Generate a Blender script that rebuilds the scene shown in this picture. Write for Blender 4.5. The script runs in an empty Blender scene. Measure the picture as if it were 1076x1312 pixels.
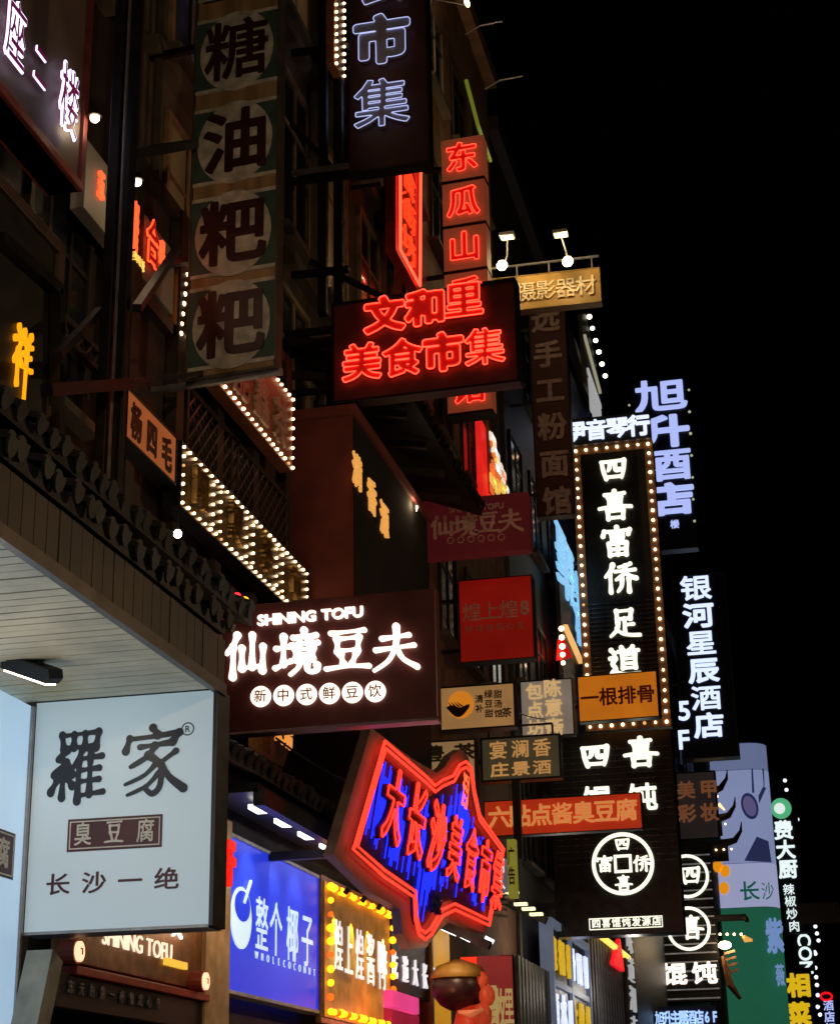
import bpy, bmesh, math, random
from mathutils import Vector, Matrix
random.seed(7)
R = math.radians
SC = bpy.context.scene
COL = SC.collection
# ------------------------------------------------------------------ camera
F = 2251.0                                   # focal length in photo pixels (photo 1076 x 1312)
ax_y = Vector((552, 799, F)).normalized()    # street direction, camera frame (right, down, forward)
ax_z = Vector((-118, -6260, F)); ax_z = (ax_z - ax_y * ax_z.dot(ax_y)).normalized()
ax_x = ax_z.cross(ax_y)
if ax_x[0] < 0: ax_x = -ax_x
H = 1.6
def ray(px, py):
    d = Vector((px - 538, py - 656, F))
    return Vector((d.dot(ax_x), d.dot(ax_y), d.dot(ax_z)))
def P(px, py, x=None, y=None):
    r = ray(px, py)
    t = x / r[0] if x is not None else y / r[1]
    return Vector((r[0] * t, r[1] * t, r[2] * t + H))
cam = bpy.data.objects.new('camera', bpy.data.cameras.new('camera')); COL.objects.link(cam)
M = Matrix(((ax_x[0], -ax_x[1], -ax_x[2]), (ax_y[0], -ax_y[1], -ax_y[2]), (ax_z[0], -ax_z[1], -ax_z[2])))
cam.matrix_world = Matrix.Translation((0, 0, H)) @ M.to_4x4()
cam.data.sensor_fit = 'VERTICAL'; cam.data.sensor_height = 36.0
cam.data.lens = 36.0 * F / 1312; cam.data.clip_start = 0.05; cam.data.clip_end = 3000
SC.camera = cam
# ------------------------------------------------------------------ world: night
w = bpy.data.worlds.new('World'); SC.world = w; w.use_nodes = True
nt = w.node_tree
sky = nt.nodes.new('ShaderNodeTexSky'); sky.sky_type = 'NISHITA'; sky.sun_disc = False
sky.sun_elevation = R(-5); sky.sun_rotation = R(200)
nt.links.new(sky.outputs[0], nt.nodes['Background'].inputs[0])
nt.nodes['Background'].inputs[1].default_value = 0.05
sun = bpy.data.objects.new('moon', bpy.data.lights.new('moon', 'SUN')); COL.objects.link(sun)
sun.data.energy = 0.004; sun.data.angle = R(0.5); sun.data.color = (.8, .85, 1)
sun.rotation_euler = (R(40), 0, R(20))
SC.view_settings.view_transform = 'Standard'; SC.view_settings.look = 'None'
SC.view_settings.gamma = 1; SC.view_settings.exposure = 0; SC.view_settings.use_curve_mapping = False

# ------------------------------------------------------------------ materials
MATS = {}
def lin(c):
    return tuple((v / 12.92 if v <= .04045 else ((v + .055) / 1.055) ** 2.4) for v in [k / 255 for k in c])
def mat(name, col, rough=.6, metal=0, var=.25, scale=6, bump=.15, streak=False, world=False, stain=None):
    if name in MATS: return MATS[name]
    m = bpy.data.materials.new(name); m.use_nodes = True; n = m.node_tree.nodes; l = m.node_tree.links
    b = n['Principled BSDF']
    tc = n.new('ShaderNodeTexCoord'); mp = n.new('ShaderNodeMapping')
    src = n.new('ShaderNodeNewGeometry').outputs['Position'] if world else tc.outputs['Object']
    l.new(src, mp.inputs[0])
    if streak: mp.inputs['Scale'].default_value = (3, .35, 3)
    no = n.new('ShaderNodeTexNoise'); no.inputs['Scale'].default_value = scale; no.inputs['Detail'].default_value = 6
    l.new(mp.outputs[0], no.inputs['Vector'])
    cr = n.new('ShaderNodeValToRGB')
    cr.color_ramp.elements[0].position = .32; cr.color_ramp.elements[1].position = .7
    cr.color_ramp.elements[0].color = tuple(c * (1 - var) for c in col) + (1,)
    cr.color_ramp.elements[1].color = tuple(min(1, c * (1 + var)) for c in col) + (1,)
    l.new(no.outputs['Fac'], cr.inputs[0]); l.new(cr.outputs[0], b.inputs['Base Color'])
    if stain:        # blotches of another colour, fixed to the place
        n3 = n.new('ShaderNodeTexNoise'); n3.inputs['Scale'].default_value = 1.1; n3.inputs['Detail'].default_value = 5
        l.new(src, n3.inputs['Vector']); c3 = n.new('ShaderNodeValToRGB'); c3.color_ramp.elements[0].position = .5; c3.color_ramp.elements[1].position = .72
        l.new(n3.outputs['Fac'], c3.inputs[0]); mx = n.new('ShaderNodeMix'); mx.data_type = 'RGBA'
        l.new(c3.outputs[0], mx.inputs['Factor']); l.new(cr.outputs[0], mx.inputs['A']); mx.inputs['B'].default_value = stain + (1,)
        l.new(mx.outputs['Result'], b.inputs['Base Color'])
    mr = n.new('ShaderNodeMapRange'); mr.inputs[3].default_value = max(.05, rough - .12); mr.inputs[4].default_value = min(1, rough + .12)
    l.new(no.outputs['Fac'], mr.inputs[0]); l.new(mr.outputs[0], b.inputs['Roughness'])
    b.inputs['Metallic'].default_value = metal
    n2 = n.new('ShaderNodeTexNoise'); n2.inputs['Scale'].default_value = scale * 9; n2.inputs['Detail'].default_value = 4
    l.new(tc.outputs['Object'], n2.inputs['Vector'])
    bp = n.new('ShaderNodeBump'); bp.inputs['Strength'].default_value = bump; bp.inputs['Distance'].default_value = .01
    l.new(n2.outputs['Fac'], bp.inputs['Height']); l.new(bp.outputs[0], b.inputs['Normal'])
    MATS[name] = m; return m
def emit(name, srgb, k=1.0, var=0.0, scale=3, base=None):
    """a lit face: srgb is the colour it gives off, k how strongly"""
    if name in MATS: return MATS[name]
    m = bpy.data.materials.new(name); m.use_nodes = True; n = m.node_tree.nodes; l = m.node_tree.links
    b = n['Principled BSDF']; c = lin(srgb)
    b.inputs['Base Color'].default_value = tuple(base or [min(.7, v) for v in c]) + (1,)
    b.inputs['Roughness'].default_value = .45
    b.inputs['Emission Color'].default_value = c + (1,)
    b.inputs['Emission Strength'].default_value = k
    if var:
        tc = n.new('ShaderNodeTexCoord'); no = n.new('ShaderNodeTexNoise'); no.inputs['Scale'].default_value = scale
        no.inputs['Detail'].default_value = 3
        l.new(tc.outputs['Object'], no.inputs['Vector'])
        mr = n.new('ShaderNodeMapRange'); mr.inputs[1].default_value = .3; mr.inputs[2].default_value = .7
        mr.inputs[3].default_value = k * (1 - var); mr.inputs[4].default_value = k * (1 + var)
        l.new(no.outputs['Fac'], mr.inputs[0]); l.new(mr.outputs[0], b.inputs['Emission Strength'])
    MATS[name] = m; return m
BLACK = mat('black_steel', (.01, .01, .012), .45, .2, .4, 8)
DARK = mat('dark_board', (.02, .017, .016), .5, 0, .4, 5)
SOOT = mat('sooty_wood', (.032, .02, .014), .6, 0, .4, 5)
WOOD = mat('brown_wood', (.16, .085, .045), .6, 0, .35, 4, .3, True)
TILE = mat('clay_roof_tile', (.007, .007, .009), .6, 0, .5, 2.5, .4, world=True)
PLASTER = mat('tan_plaster', (.26, .19, .12), .85, 0, .25, 3, .4)
GREYP = mat('grey_plaster', (.12, .095, .07), .85, 0, .3, 3, .4)
REDP = mat('dark_red_plaster', (.22, .05, .04), .8, 0, .3, 2, .4)
MAROON = mat('maroon_board', (.12, .028, .026), .4, 0, .25, 3, .08)
GLASS = mat('dark_window_glass', (.02, .025, .03), .08, 0, .3, 2, .02)
GREYM = mat('grey_metal', (.3, .3, .31), .4, .7, .25, 7)
WHITEP = mat('white_print', (.7, .66, .6), .6, 0, .12, 9, .05)

# ------------------------------------------------------------------ mesh helpers
class MB:
    def __init__(s): s.v = []; s.f = []
    def box(s, x0, x1, y0, y1, z0, z1):
        i = len(s.v)
        s.v += [(x, y, z) for z in (z0, z1) for y in (y0, y1) for x in (x0, x1)]
        s.f += [tuple(i + k for k in q) for q in ((0, 2, 3, 1), (4, 5, 7, 6), (0, 1, 5, 4), (2, 6, 7, 3), (0, 4, 6, 2), (1, 3, 7, 5))]
        return s
    def bar(s, a, b, r=.03, up=(0, 0, 1), r2=None):
        a = Vector(a); b = Vector(b); d = (b - a).normalized(); u = Vector(up)
        if abs(d.dot(u)) > .95: u = Vector((1, 0, 0))
        e = d.cross(u).normalized(); g = d.cross(e); r2 = r2 or r
        i = len(s.v)
        for c in (a, b):
            for p, q in ((-1, -1), (1, -1), (1, 1), (-1, 1)): s.v.append(tuple(c + e * p * r + g * q * r2))
        s.f += [tuple(i + k for k in q) for q in ((0, 1, 2, 3), (7, 6, 5, 4), (0, 4, 5, 1), (1, 5, 6, 2), (2, 6, 7, 3), (3, 7, 4, 0))]
        return s
    def tube(s, pts, r, n=6, closed=False):
        pts = [Vector(p) for p in pts]; N = len(pts); rings = []
        ref = Vector((0, 0, 1))
        for k, p in enumerate(pts):
            a = pts[k - 1] if (k or closed) else p; b = pts[(k + 1) % N] if (k < N - 1 or closed) else p
            d = (b - a).normalized() if (b - a).length > 1e-9 else Vector((1, 0, 0))
            u = ref if abs(d.dot(ref)) < .95 else Vector((0, 1, 0))
            e = d.cross(u).normalized(); g = d.cross(e)
            i = len(s.v); rings.append(i)
            rr = r[k] if isinstance(r, (list, tuple)) else r
            for j in range(n):
                t = 2 * math.pi * j / n
                s.v.append(tuple(p + e * rr * math.cos(t) + g * rr * math.sin(t)))
        for k in range(N if closed else N - 1):
            a = rings[k]; b = rings[(k + 1) % N]
            for j in range(n): s.f.append((a + j, a + (j + 1) % n, b + (j + 1) % n, b + j))
        if not closed: s.f.append(tuple(rings[0] + j for j in reversed(range(n)))); s.f.append(tuple(rings[-1] + j for j in range(n)))
        return s
    def prism(s, pts, z0, z1):
        """outline pts (x, y) counter-clockwise, extruded along z"""
        i = len(s.v); n = len(pts)
        s.v += [(x, y, z0) for x, y in pts] + [(x, y, z1) for x, y in pts]
        s.f.append(tuple(i + k for k in reversed(range(n)))); s.f.append(tuple(i + n + k for k in range(n)))
        for k in range(n): s.f.append((i + k, i + (k + 1) % n, i + n + (k + 1) % n, i + n + k))
        return s
    def ball(s, c, r, sx=1, sy=1, sz=1, nu=8, nv=5):
        i = len(s.v)
        s.v.append((c[0], c[1], c[2] + r * sz))
        for a in range(1, nv):
            p = math.pi * a / nv
            for b in range(nu):
                q = 2 * math.pi * b / nu
                s.v.append((c[0] + r * sx * math.sin(p) * math.cos(q), c[1] + r * sy * math.sin(p) * math.sin(q), c[2] + r * sz * math.cos(p)))
        s.v.append((c[0], c[1], c[2] - r * sz)); e = len(s.v) - 1
        for b in range(nu):
            s.f.append((i, i + 1 + b, i + 1 + (b + 1) % nu)); s.f.append((e, i + 1 + (nv - 2) * nu + (b + 1) % nu, i + 1 + (nv - 2) * nu + b))
            for a in range(nv - 2):
                k = i + 1 + a * nu
                s.f.append((k + b, k + nu + b, k + nu + (b + 1) % nu, k + (b + 1) % nu))
        return s
    def mesh(s, name, m, smooth=False):
        me = bpy.data.meshes.new(name); me.from_pydata(s.v, [], s.f); me.materials.append(m)
        bm = bmesh.new(); bm.from_mesh(me); bmesh.ops.recalc_face_normals(bm, faces=bm.faces); bm.to_mesh(me); bm.free()
        if smooth: me.polygons.foreach_set('use_smooth', [True] * len(me.polygons))
        me.update(); return me
    def build(s, name, m, parent=None, smooth=False, bevel=0):
        o = bpy.data.objects.new(name, s.mesh(name, m, smooth)); COL.objects.link(o); o.parent = parent
        if bevel:
            bv = o.modifiers.new('bevel', 'BEVEL'); bv.width = bevel; bv.segments = 2; bv.limit_method = 'ANGLE'
        return o
def inst(name, me, parent, loc=(0, 0, 0), scale=(1, 1, 1), rot=(0, 0, 0)):
    o = bpy.data.objects.new(name, me); COL.objects.link(o); o.parent = parent
    o.location = loc; o.scale = scale; o.rotation_euler = rot; return o
def thing(name, label, cat, loc=(0, 0, 0), rot=(0, 0, 0), group=None):
    o = bpy.data.objects.new(name, None); COL.objects.link(o); o.location = loc; o.rotation_euler = rot
    o.empty_display_size = .2
    o['label'] = label; o['category'] = cat
    if group: o['group'] = group
    return o
def tag(o, label, cat, group=None):
    o['label'] = label; o['category'] = cat
    if group: o['group'] = group
    return o
def setting(o): o['kind'] = 'structure'; return o
def lamp(kind, loc, energy, col, parent=None, size=.1, name='light', target=None, spot=None, blend=.6):
    L = bpy.data.lights.new(name, kind); L.energy = energy; L.color = col
    if kind in ('POINT', 'SPOT'): L.shadow_soft_size = size
    o = bpy.data.objects.new(name, L); COL.objects.link(o); o.parent = parent; o.location = loc
    if spot: L.spot_size = R(spot); L.spot_blend = blend
    if target is not None:
        o.rotation_euler = (Vector(target) - Vector(loc)).to_track_quat('-Z', 'Y').to_euler()
    return o

# ------------------------------------------------------------------ glyphs
STROKES = {
 '四': [[(14,80),(88,82)],[(16,80),(20,50),(28,20)],[(87,82),(84,50),(77,20)],[(26,26),(78,26)],[(43,78),(40,58),(34,48)],[(59,78),(58,54),(64,49),(72,51)]],
 '喜': [[(20,89),(80,91)],[(50,99),(50,79)],[(28,79),(72,80)],[(34,72),(34,58)],[(34,71),(67,71)],[(67,72),(66,58)],[(34,59),(66,59)],[(38,55),(42,49)],[(63,55),(58,49)],[(2,44),(30,47),(72,47),(98,44)],[(27,35),(28,8)],[(27,34),(74,34)],[(74,35),(72,8)],[(28,11),(72,11)]],
 '富': [[(50,99),(50,90)],[(11,86),(89,88)],[(12,87),(7,72)],[(89,88),(84,74)],[(31,76),(69,76)],[(35,67),(35,55)],[(35,67),(66,67)],[(66,67),(65,55)],[(35,55),(65,55)],[(24,45),(26,6)],[(24,44),(77,45)],[(77,45),(75,6)],[(26,8),(75,8)],[(50,44),(50,8)],[(26,26),(75,26)]],
 '侨': [[(28,95),(20,74),(4,56)],[(19,72),(19,4)],[(82,95),(66,89),(44,86)],[(34,72),(96,74)],[(66,88),(60,62),(36,44)],[(66,70),(78,54),(98,45)],[(54,46),(52,22),(40,4)],[(75,46),(75,3)]],
 '足': [[(29,92),(31,64)],[(29,91),(75,92)],[(75,92),(71,64)],[(31,65),(72,65)],[(53,65),(53,20)],[(53,44),(80,45)],[(32,54),(29,30),(8,8)],[(26,34),(44,16),(70,9),(98,7)]],
 '道': [[(43,97),(48,88)],[(78,98),(70,88)],[(33,84),(95,85)],[(64,84),(58,75)],[(44,75),(44,27)],[(44,74),(84,74)],[(84,75),(84,27)],[(44,28),(84,28)],[(44,59),(84,59)],[(44,43),(84,43)],[(11,90),(20,79)],[(6,62),(24,63),(13,44),(22,28),(12,14)],[(3,7),(22,17),(50,8),(98,8)]],
 '仙': [[(28,96),(20,76),(4,56)],[(19,72),(19,2)],[(63,94),(63,22)],[(39,66),(40,20)],[(39,21),(88,22)],[(88,66),(87,12)]],
 '境': [[(3,62),(36,65)],[(20,88),(20,26)],[(1,18),(38,32)],[(67,99),(67,88)],[(42,84),(95,86)],[(54,82),(58,71)],[(82,82),(76,70)],[(38,67),(99,69)],[(48,58),(49,34)],[(48,57),(87,57)],[(87,58),(86,34)],[(49,46),(86,46)],[(49,35),(86,35)],[(59,34),(54,16),(36,1)],[(75,34),(75,10),(86,4),(97,8),(97,18)]],
 '豆': [[(12,91),(89,93)],[(26,78),(28,48)],[(26,77),(76,78)],[(76,78),(73,48)],[(28,50),(73,50)],[(34,42),(41,20)],[(70,43),(60,18)],[(1,11),(50,14),(99,11)]],
 '夫': [[(20,73),(82,77)],[(6,48),(93,53)],[(53,98),(52,60),(36,24),(2,2)],[(53,50),(68,24),(99,4)]],
 '羅': [[(20,95),(24,74)],[(20,94),(86,97)],[(86,97),(82,75)],[(24,76),(84,77)],[(42,94),(42,77)],[(62,95),(62,77)],[(32,72),(14,60),(32,56),(8,38),(38,42)],[(34,50),(42,38)],[(25,40),(24,6)],[(14,30),(4,14)],[(34,32),(42,22)],[(58,73),(52,60),(42,47)],[(53,58),(52,0)],[(70,74),(74,64)],[(53,59),(94,62)],[(73,60),(73,9)],[(54,43),(90,45)],[(54,27),(90,29)],[(53,7),(98,11)]],
 '家': [[(48,99),(56,88)],[(10,84),(50,86),(92,90)],[(11,85),(5,66)],[(91,90),(80,76)],[(28,71),(74,75)],[(52,72),(40,56),(14,42)],[(42,58),(62,42),(62,12),(50,0),(38,9)],[(54,44),(36,28),(6,16)],[(59,30),(40,12),(10,0)],[(86,62),(62,46)],[(62,46),(76,24),(99,6)]],
 '祥': [[(22,98),(30,85)],[(4,74),(38,79),(8,38)],[(24,58),(25,2)],[(30,54),(40,42)],[(52,98),(59,85)],[(88,99),(76,84)],[(46,79),(96,82)],[(50,60),(90,62)],[(38,38),(99,42)],[(71,80),(70,40),(68,-14)]],
}
def smooth_line(pts, n=5):
    if len(pts) < 3: 
        a, b = pts
        return [(a[0] + (b[0] - a[0]) * k / 4, a[1] + (b[1] - a[1]) * k / 4) for k in range(5)]
    out = []; q = [pts[0]] + list(pts) + [pts[-1]]
    for i in range(1, len(q) - 2):
        for k in range(n):
            t = k / n
            out.append(tuple(.5 * (2 * q[i][c] + (q[i+1][c] - q[i-1][c]) * t + (2*q[i-1][c] - 5*q[i][c] + 4*q[i+1][c] - q[i+2][c]) * t*t + (3*q[i][c] - q[i-1][c] - 3*q[i+1][c] + q[i+2][c]) * t**3) for c in (0, 1)))
    out.append(pts[-1]); return out
GC = {}
import numpy as np
CELL = .0125
def sdf_grid(x0, x1, y0, y1):
    xs = np.arange(x0, x1 + CELL, CELL); ys = np.arange(y0, y1 + CELL, CELL)
    return xs, ys
def contours(xs, ys, f, lv):
    """closed loops where the distance field f[j, i] crosses lv"""
    ins = f < lv; link = {}
    code = ins[:-1, :-1] * 1 + ins[:-1, 1:] * 2 + ins[1:, 1:] * 4 + ins[1:, :-1] * 8
    def pt(j0, i0, j1, i1):
        t = (lv - f[j0, i0]) / (f[j1, i1] - f[j0, i0] + 1e-12)
        return (xs[i0] + (xs[i1] - xs[i0]) * t, ys[j0] + (ys[j1] - ys[j0]) * t)
    T = {1: 'LB', 2: 'BR', 3: 'LR', 4: 'RT', 6: 'BT', 7: 'LT', 8: 'TL', 9: 'TB', 11: 'TR', 12: 'RL', 13: 'RB', 14: 'BL'}
    pos = {}
    for j, i in zip(*np.nonzero((code > 0) & (code < 15))):
        c = int(code[j, i])
        K = {'B': (0, j, i), 'T': (0, j + 1, i), 'L': (1, j, i), 'R': (1, j, i + 1)}
        segs = ['LB', 'RT'] if c == 5 else ['BR', 'TL'] if c == 10 else [T[c]]
        for sg in segs:
            a, b = K[sg[0]], K[sg[1]]
            for e in (a, b):
                if e not in pos: pos[e] = pt(e[1], e[2], e[1], e[2] + 1) if e[0] == 0 else pt(e[1], e[2], e[1] + 1, e[2])
            link[a] = b
    loops = []
    while link:
        a, b = link.popitem(); st = a; L = [a]
        while b != st and b in link: L.append(b); b = link.pop(b)
        if len(L) > 5: loops.append([pos[e] for e in L])
    return loops
def simplify(L, eps):
    def dp(P):
        if len(P) < 3: return P
        a = np.array(P[0]); b = np.array(P[-1]); q = np.array(P[1:-1]) - a; d = b - a; n = np.hypot(*d)
        dist = np.abs(q[:, 0] * d[1] - q[:, 1] * d[0]) / n if n > 1e-9 else np.hypot(q[:, 0], q[:, 1])
        k = int(dist.argmax())
        if dist[k] < eps: return [P[0], P[-1]]
        return dp(P[:k + 2])[:-1] + dp(P[k + 1:])
    h = len(L) // 2
    return dp(L[:h + 1])[:-1] + dp(L[h:] + L[:1])[:-1]
def field_font(s):
    if ('f', s) in GC: return GC[('f', s)]
    c = bpy.data.curves.new('t', 'FONT'); c.body = s; c.resolution_u = 4; c.align_x = 'CENTER'; c.size = 1.0
    o = bpy.data.objects.new('t', c); COL.objects.link(o); dg = bpy.context.evaluated_depsgraph_get()
    me = bpy.data.meshes.new_from_object(o.evaluated_get(dg)); bpy.data.objects.remove(o); bpy.data.curves.remove(c)
    V = np.array([(v.co.x, v.co.y) for v in me.vertices]); me.calc_loop_triangles()
    cx = (V[:, 0].min() + V[:, 0].max()) / 2; cy = (V[:, 1].min() + V[:, 1].max()) / 2 if ord(s[0]) < 256 else .355
    V -= (cx, cy)
    xs, ys = sdf_grid(V[:, 0].min() - .12, V[:, 0].max() + .12, V[:, 1].min() - .12, V[:, 1].max() + .12)
    ins = np.zeros((len(ys), len(xs)), bool); cnt = {}
    for t in me.loop_triangles:
        p = V[list(t.vertices)]
        i0, i1 = np.searchsorted(xs, (p[:, 0].min(), p[:, 0].max())); j0, j1 = np.searchsorted(ys, (p[:, 1].min(), p[:, 1].max()))
        if i1 > i0 and j1 > j0:
            X, Y = np.meshgrid(xs[i0:i1], ys[j0:j1])
            e = [(p[(k + 1) % 3][0] - p[k][0]) * (Y - p[k][1]) - (p[(k + 1) % 3][1] - p[k][1]) * (X - p[k][0]) for k in range(3)]
            ins[j0:j1, i0:i1] |= ((e[0] >= -1e-9) & (e[1] >= -1e-9) & (e[2] >= -1e-9)) | ((e[0] <= 1e-9) & (e[1] <= 1e-9) & (e[2] <= 1e-9))
        for k in range(3):
            q = tuple(tuple(np.round(p[m], 5)) for m in (k, (k + 1) % 3)); q = tuple(sorted(q)); cnt[q] = cnt.get(q, 0) + 1
    seg = np.array([q for q, n in cnt.items() if n == 1 and q[0] != q[1]])
    d = np.full(ins.shape, 9.); X, Y = np.meshgrid(xs, ys)
    R_ = .14
    for a, b in seg:
        i0, i1 = np.searchsorted(xs, (min(a[0], b[0]) - R_, max(a[0], b[0]) + R_)); j0, j1 = np.searchsorted(ys, (min(a[1], b[1]) - R_, max(a[1], b[1]) + R_))
        x = X[j0:j1, i0:i1]; y = Y[j0:j1, i0:i1]; dx, dy = b - a
        t = np.clip(((x - a[0]) * dx + (y - a[1]) * dy) / (dx * dx + dy * dy), 0, 1)
        d[j0:j1, i0:i1] = np.minimum(d[j0:j1, i0:i1], np.hypot(x - a[0] - t * dx, y - a[1] - t * dy))
    f = np.where(ins, -d, d); bpy.data.meshes.remove(me)
    GC[('f', s)] = (xs, ys, f); return GC[('f', s)]
def field_brush(ch, wt, wob):
    rnd = random.Random(ord(ch)); xs, ys = sdf_grid(-.66, .66, -.72, .66); X, Y = np.meshgrid(xs, ys); f = np.full(X.shape, 9.)
    for st in STROKES[ch]:
        pts = smooth_line(st, 8); n = len(pts)
        dx0, dy0 = pts[-1][0] - pts[0][0], pts[-1][1] - pts[0][1]; horiz = abs(dx0) > 1.4 * abs(dy0); diag = len(st) > 2 or (abs(dx0) > 14 and abs(dy0) > 14)
        base = wt * (.74 if horiz else 1.02) * rnd.uniform(.93, 1.07); prev = None
        for k in range(n):
            t = k / (n - 1)
            ww = base * (1 + wob * (.55 * (2 * t - 1) ** 2 - .25 + .12 * math.sin(5 * t + ord(ch))))
            if diag: ww *= (1.12 - .62 * t ** 2.5) if dx0 < 0 else (.85 + .3 * math.sin(t * 2.6))
            x, y = (pts[k][0] - 50) / 100, (pts[k][1] - 48) / 100; r = ww / 200
            if prev:
                for u in (0, .25, .5, .75, 1):
                    qx, qy, qr = prev[0] + (x - prev[0]) * u, prev[1] + (y - prev[1]) * u, prev[2] + (r - prev[2]) * u
                    f = np.minimum(f, np.hypot(X - qx, Y - qy) - qr)
            prev = (x, y, r)
    return xs, ys, f
def build_glyph(xs, ys, f, lv, m, dep, kind, shear, tube, eps=.003):
    """filled and extruded letter, or glass tubes following its outline"""
    loops = [simplify(L, eps if kind == 'solid' else .006) for L in contours(xs, ys, f, lv)]
    loops = [L for L in loops if len(L) > 2]
    if kind == 'neon':
        b = MB()
        for L in loops:
            if max(p[0] for p in L) - min(p[0] for p in L) > .03: b.tube([(x + shear * y, y, 0) for x, y in L], tube, 5, True)
        me = bpy.data.meshes.new('character'); me.from_pydata(b.v, [], b.f)
    else:
        c = bpy.data.curves.new('t', 'CURVE'); c.dimensions = '2D'; c.fill_mode = 'BOTH'; c.extrude = dep / 2
        for L in loops:
            sp = c.splines.new('POLY'); sp.points.add(len(L) - 1); sp.use_cyclic_u = True
            for k, (x, y) in enumerate(L): sp.points[k].co = (x + shear * y, y, 0, 1)
        o = bpy.data.objects.new('t', c); COL.objects.link(o); dg = bpy.context.evaluated_depsgraph_get()
        me = bpy.data.meshes.new_from_object(o.evaluated_get(dg)); bpy.data.objects.remove(o); bpy.data.curves.remove(c)
        for v in me.vertices: v.co.z += dep / 2
    me.name = 'character'; me.materials.clear(); me.materials.append(m); me.update(); return me
def brush(ch, wt, m, dep, wob, kind='solid', tube=.02, lv=0):
    key = ('b', ch, wt, m.name, dep, wob, kind, tube, lv)
    if key not in GC:
        kf = ('bf', ch, wt, wob)
        if kf not in GC: GC[kf] = field_brush(ch, wt, wob)
        GC[key] = build_glyph(*GC[kf], lv, m, dep, kind, 0, tube)
    return GC[key]
def glyph(s, wt, m, dep=.02, kind='solid', shear=0, tube=.02, size=1.0, res=3):
    if s in '集食美里摄影器煌酱鸭酒整椰糖馄饨旭银星辣椒琴音源蕾摄喜富' and wt > 0: wt *= (.25 if s in '集喜' else .55)
    key = (s, wt, m.name, dep, kind, shear, tube)
    if key not in GC: GC[key] = build_glyph(*field_font(s), wt, m, dep, kind, shear, tube)
    return GC[key]

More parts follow.
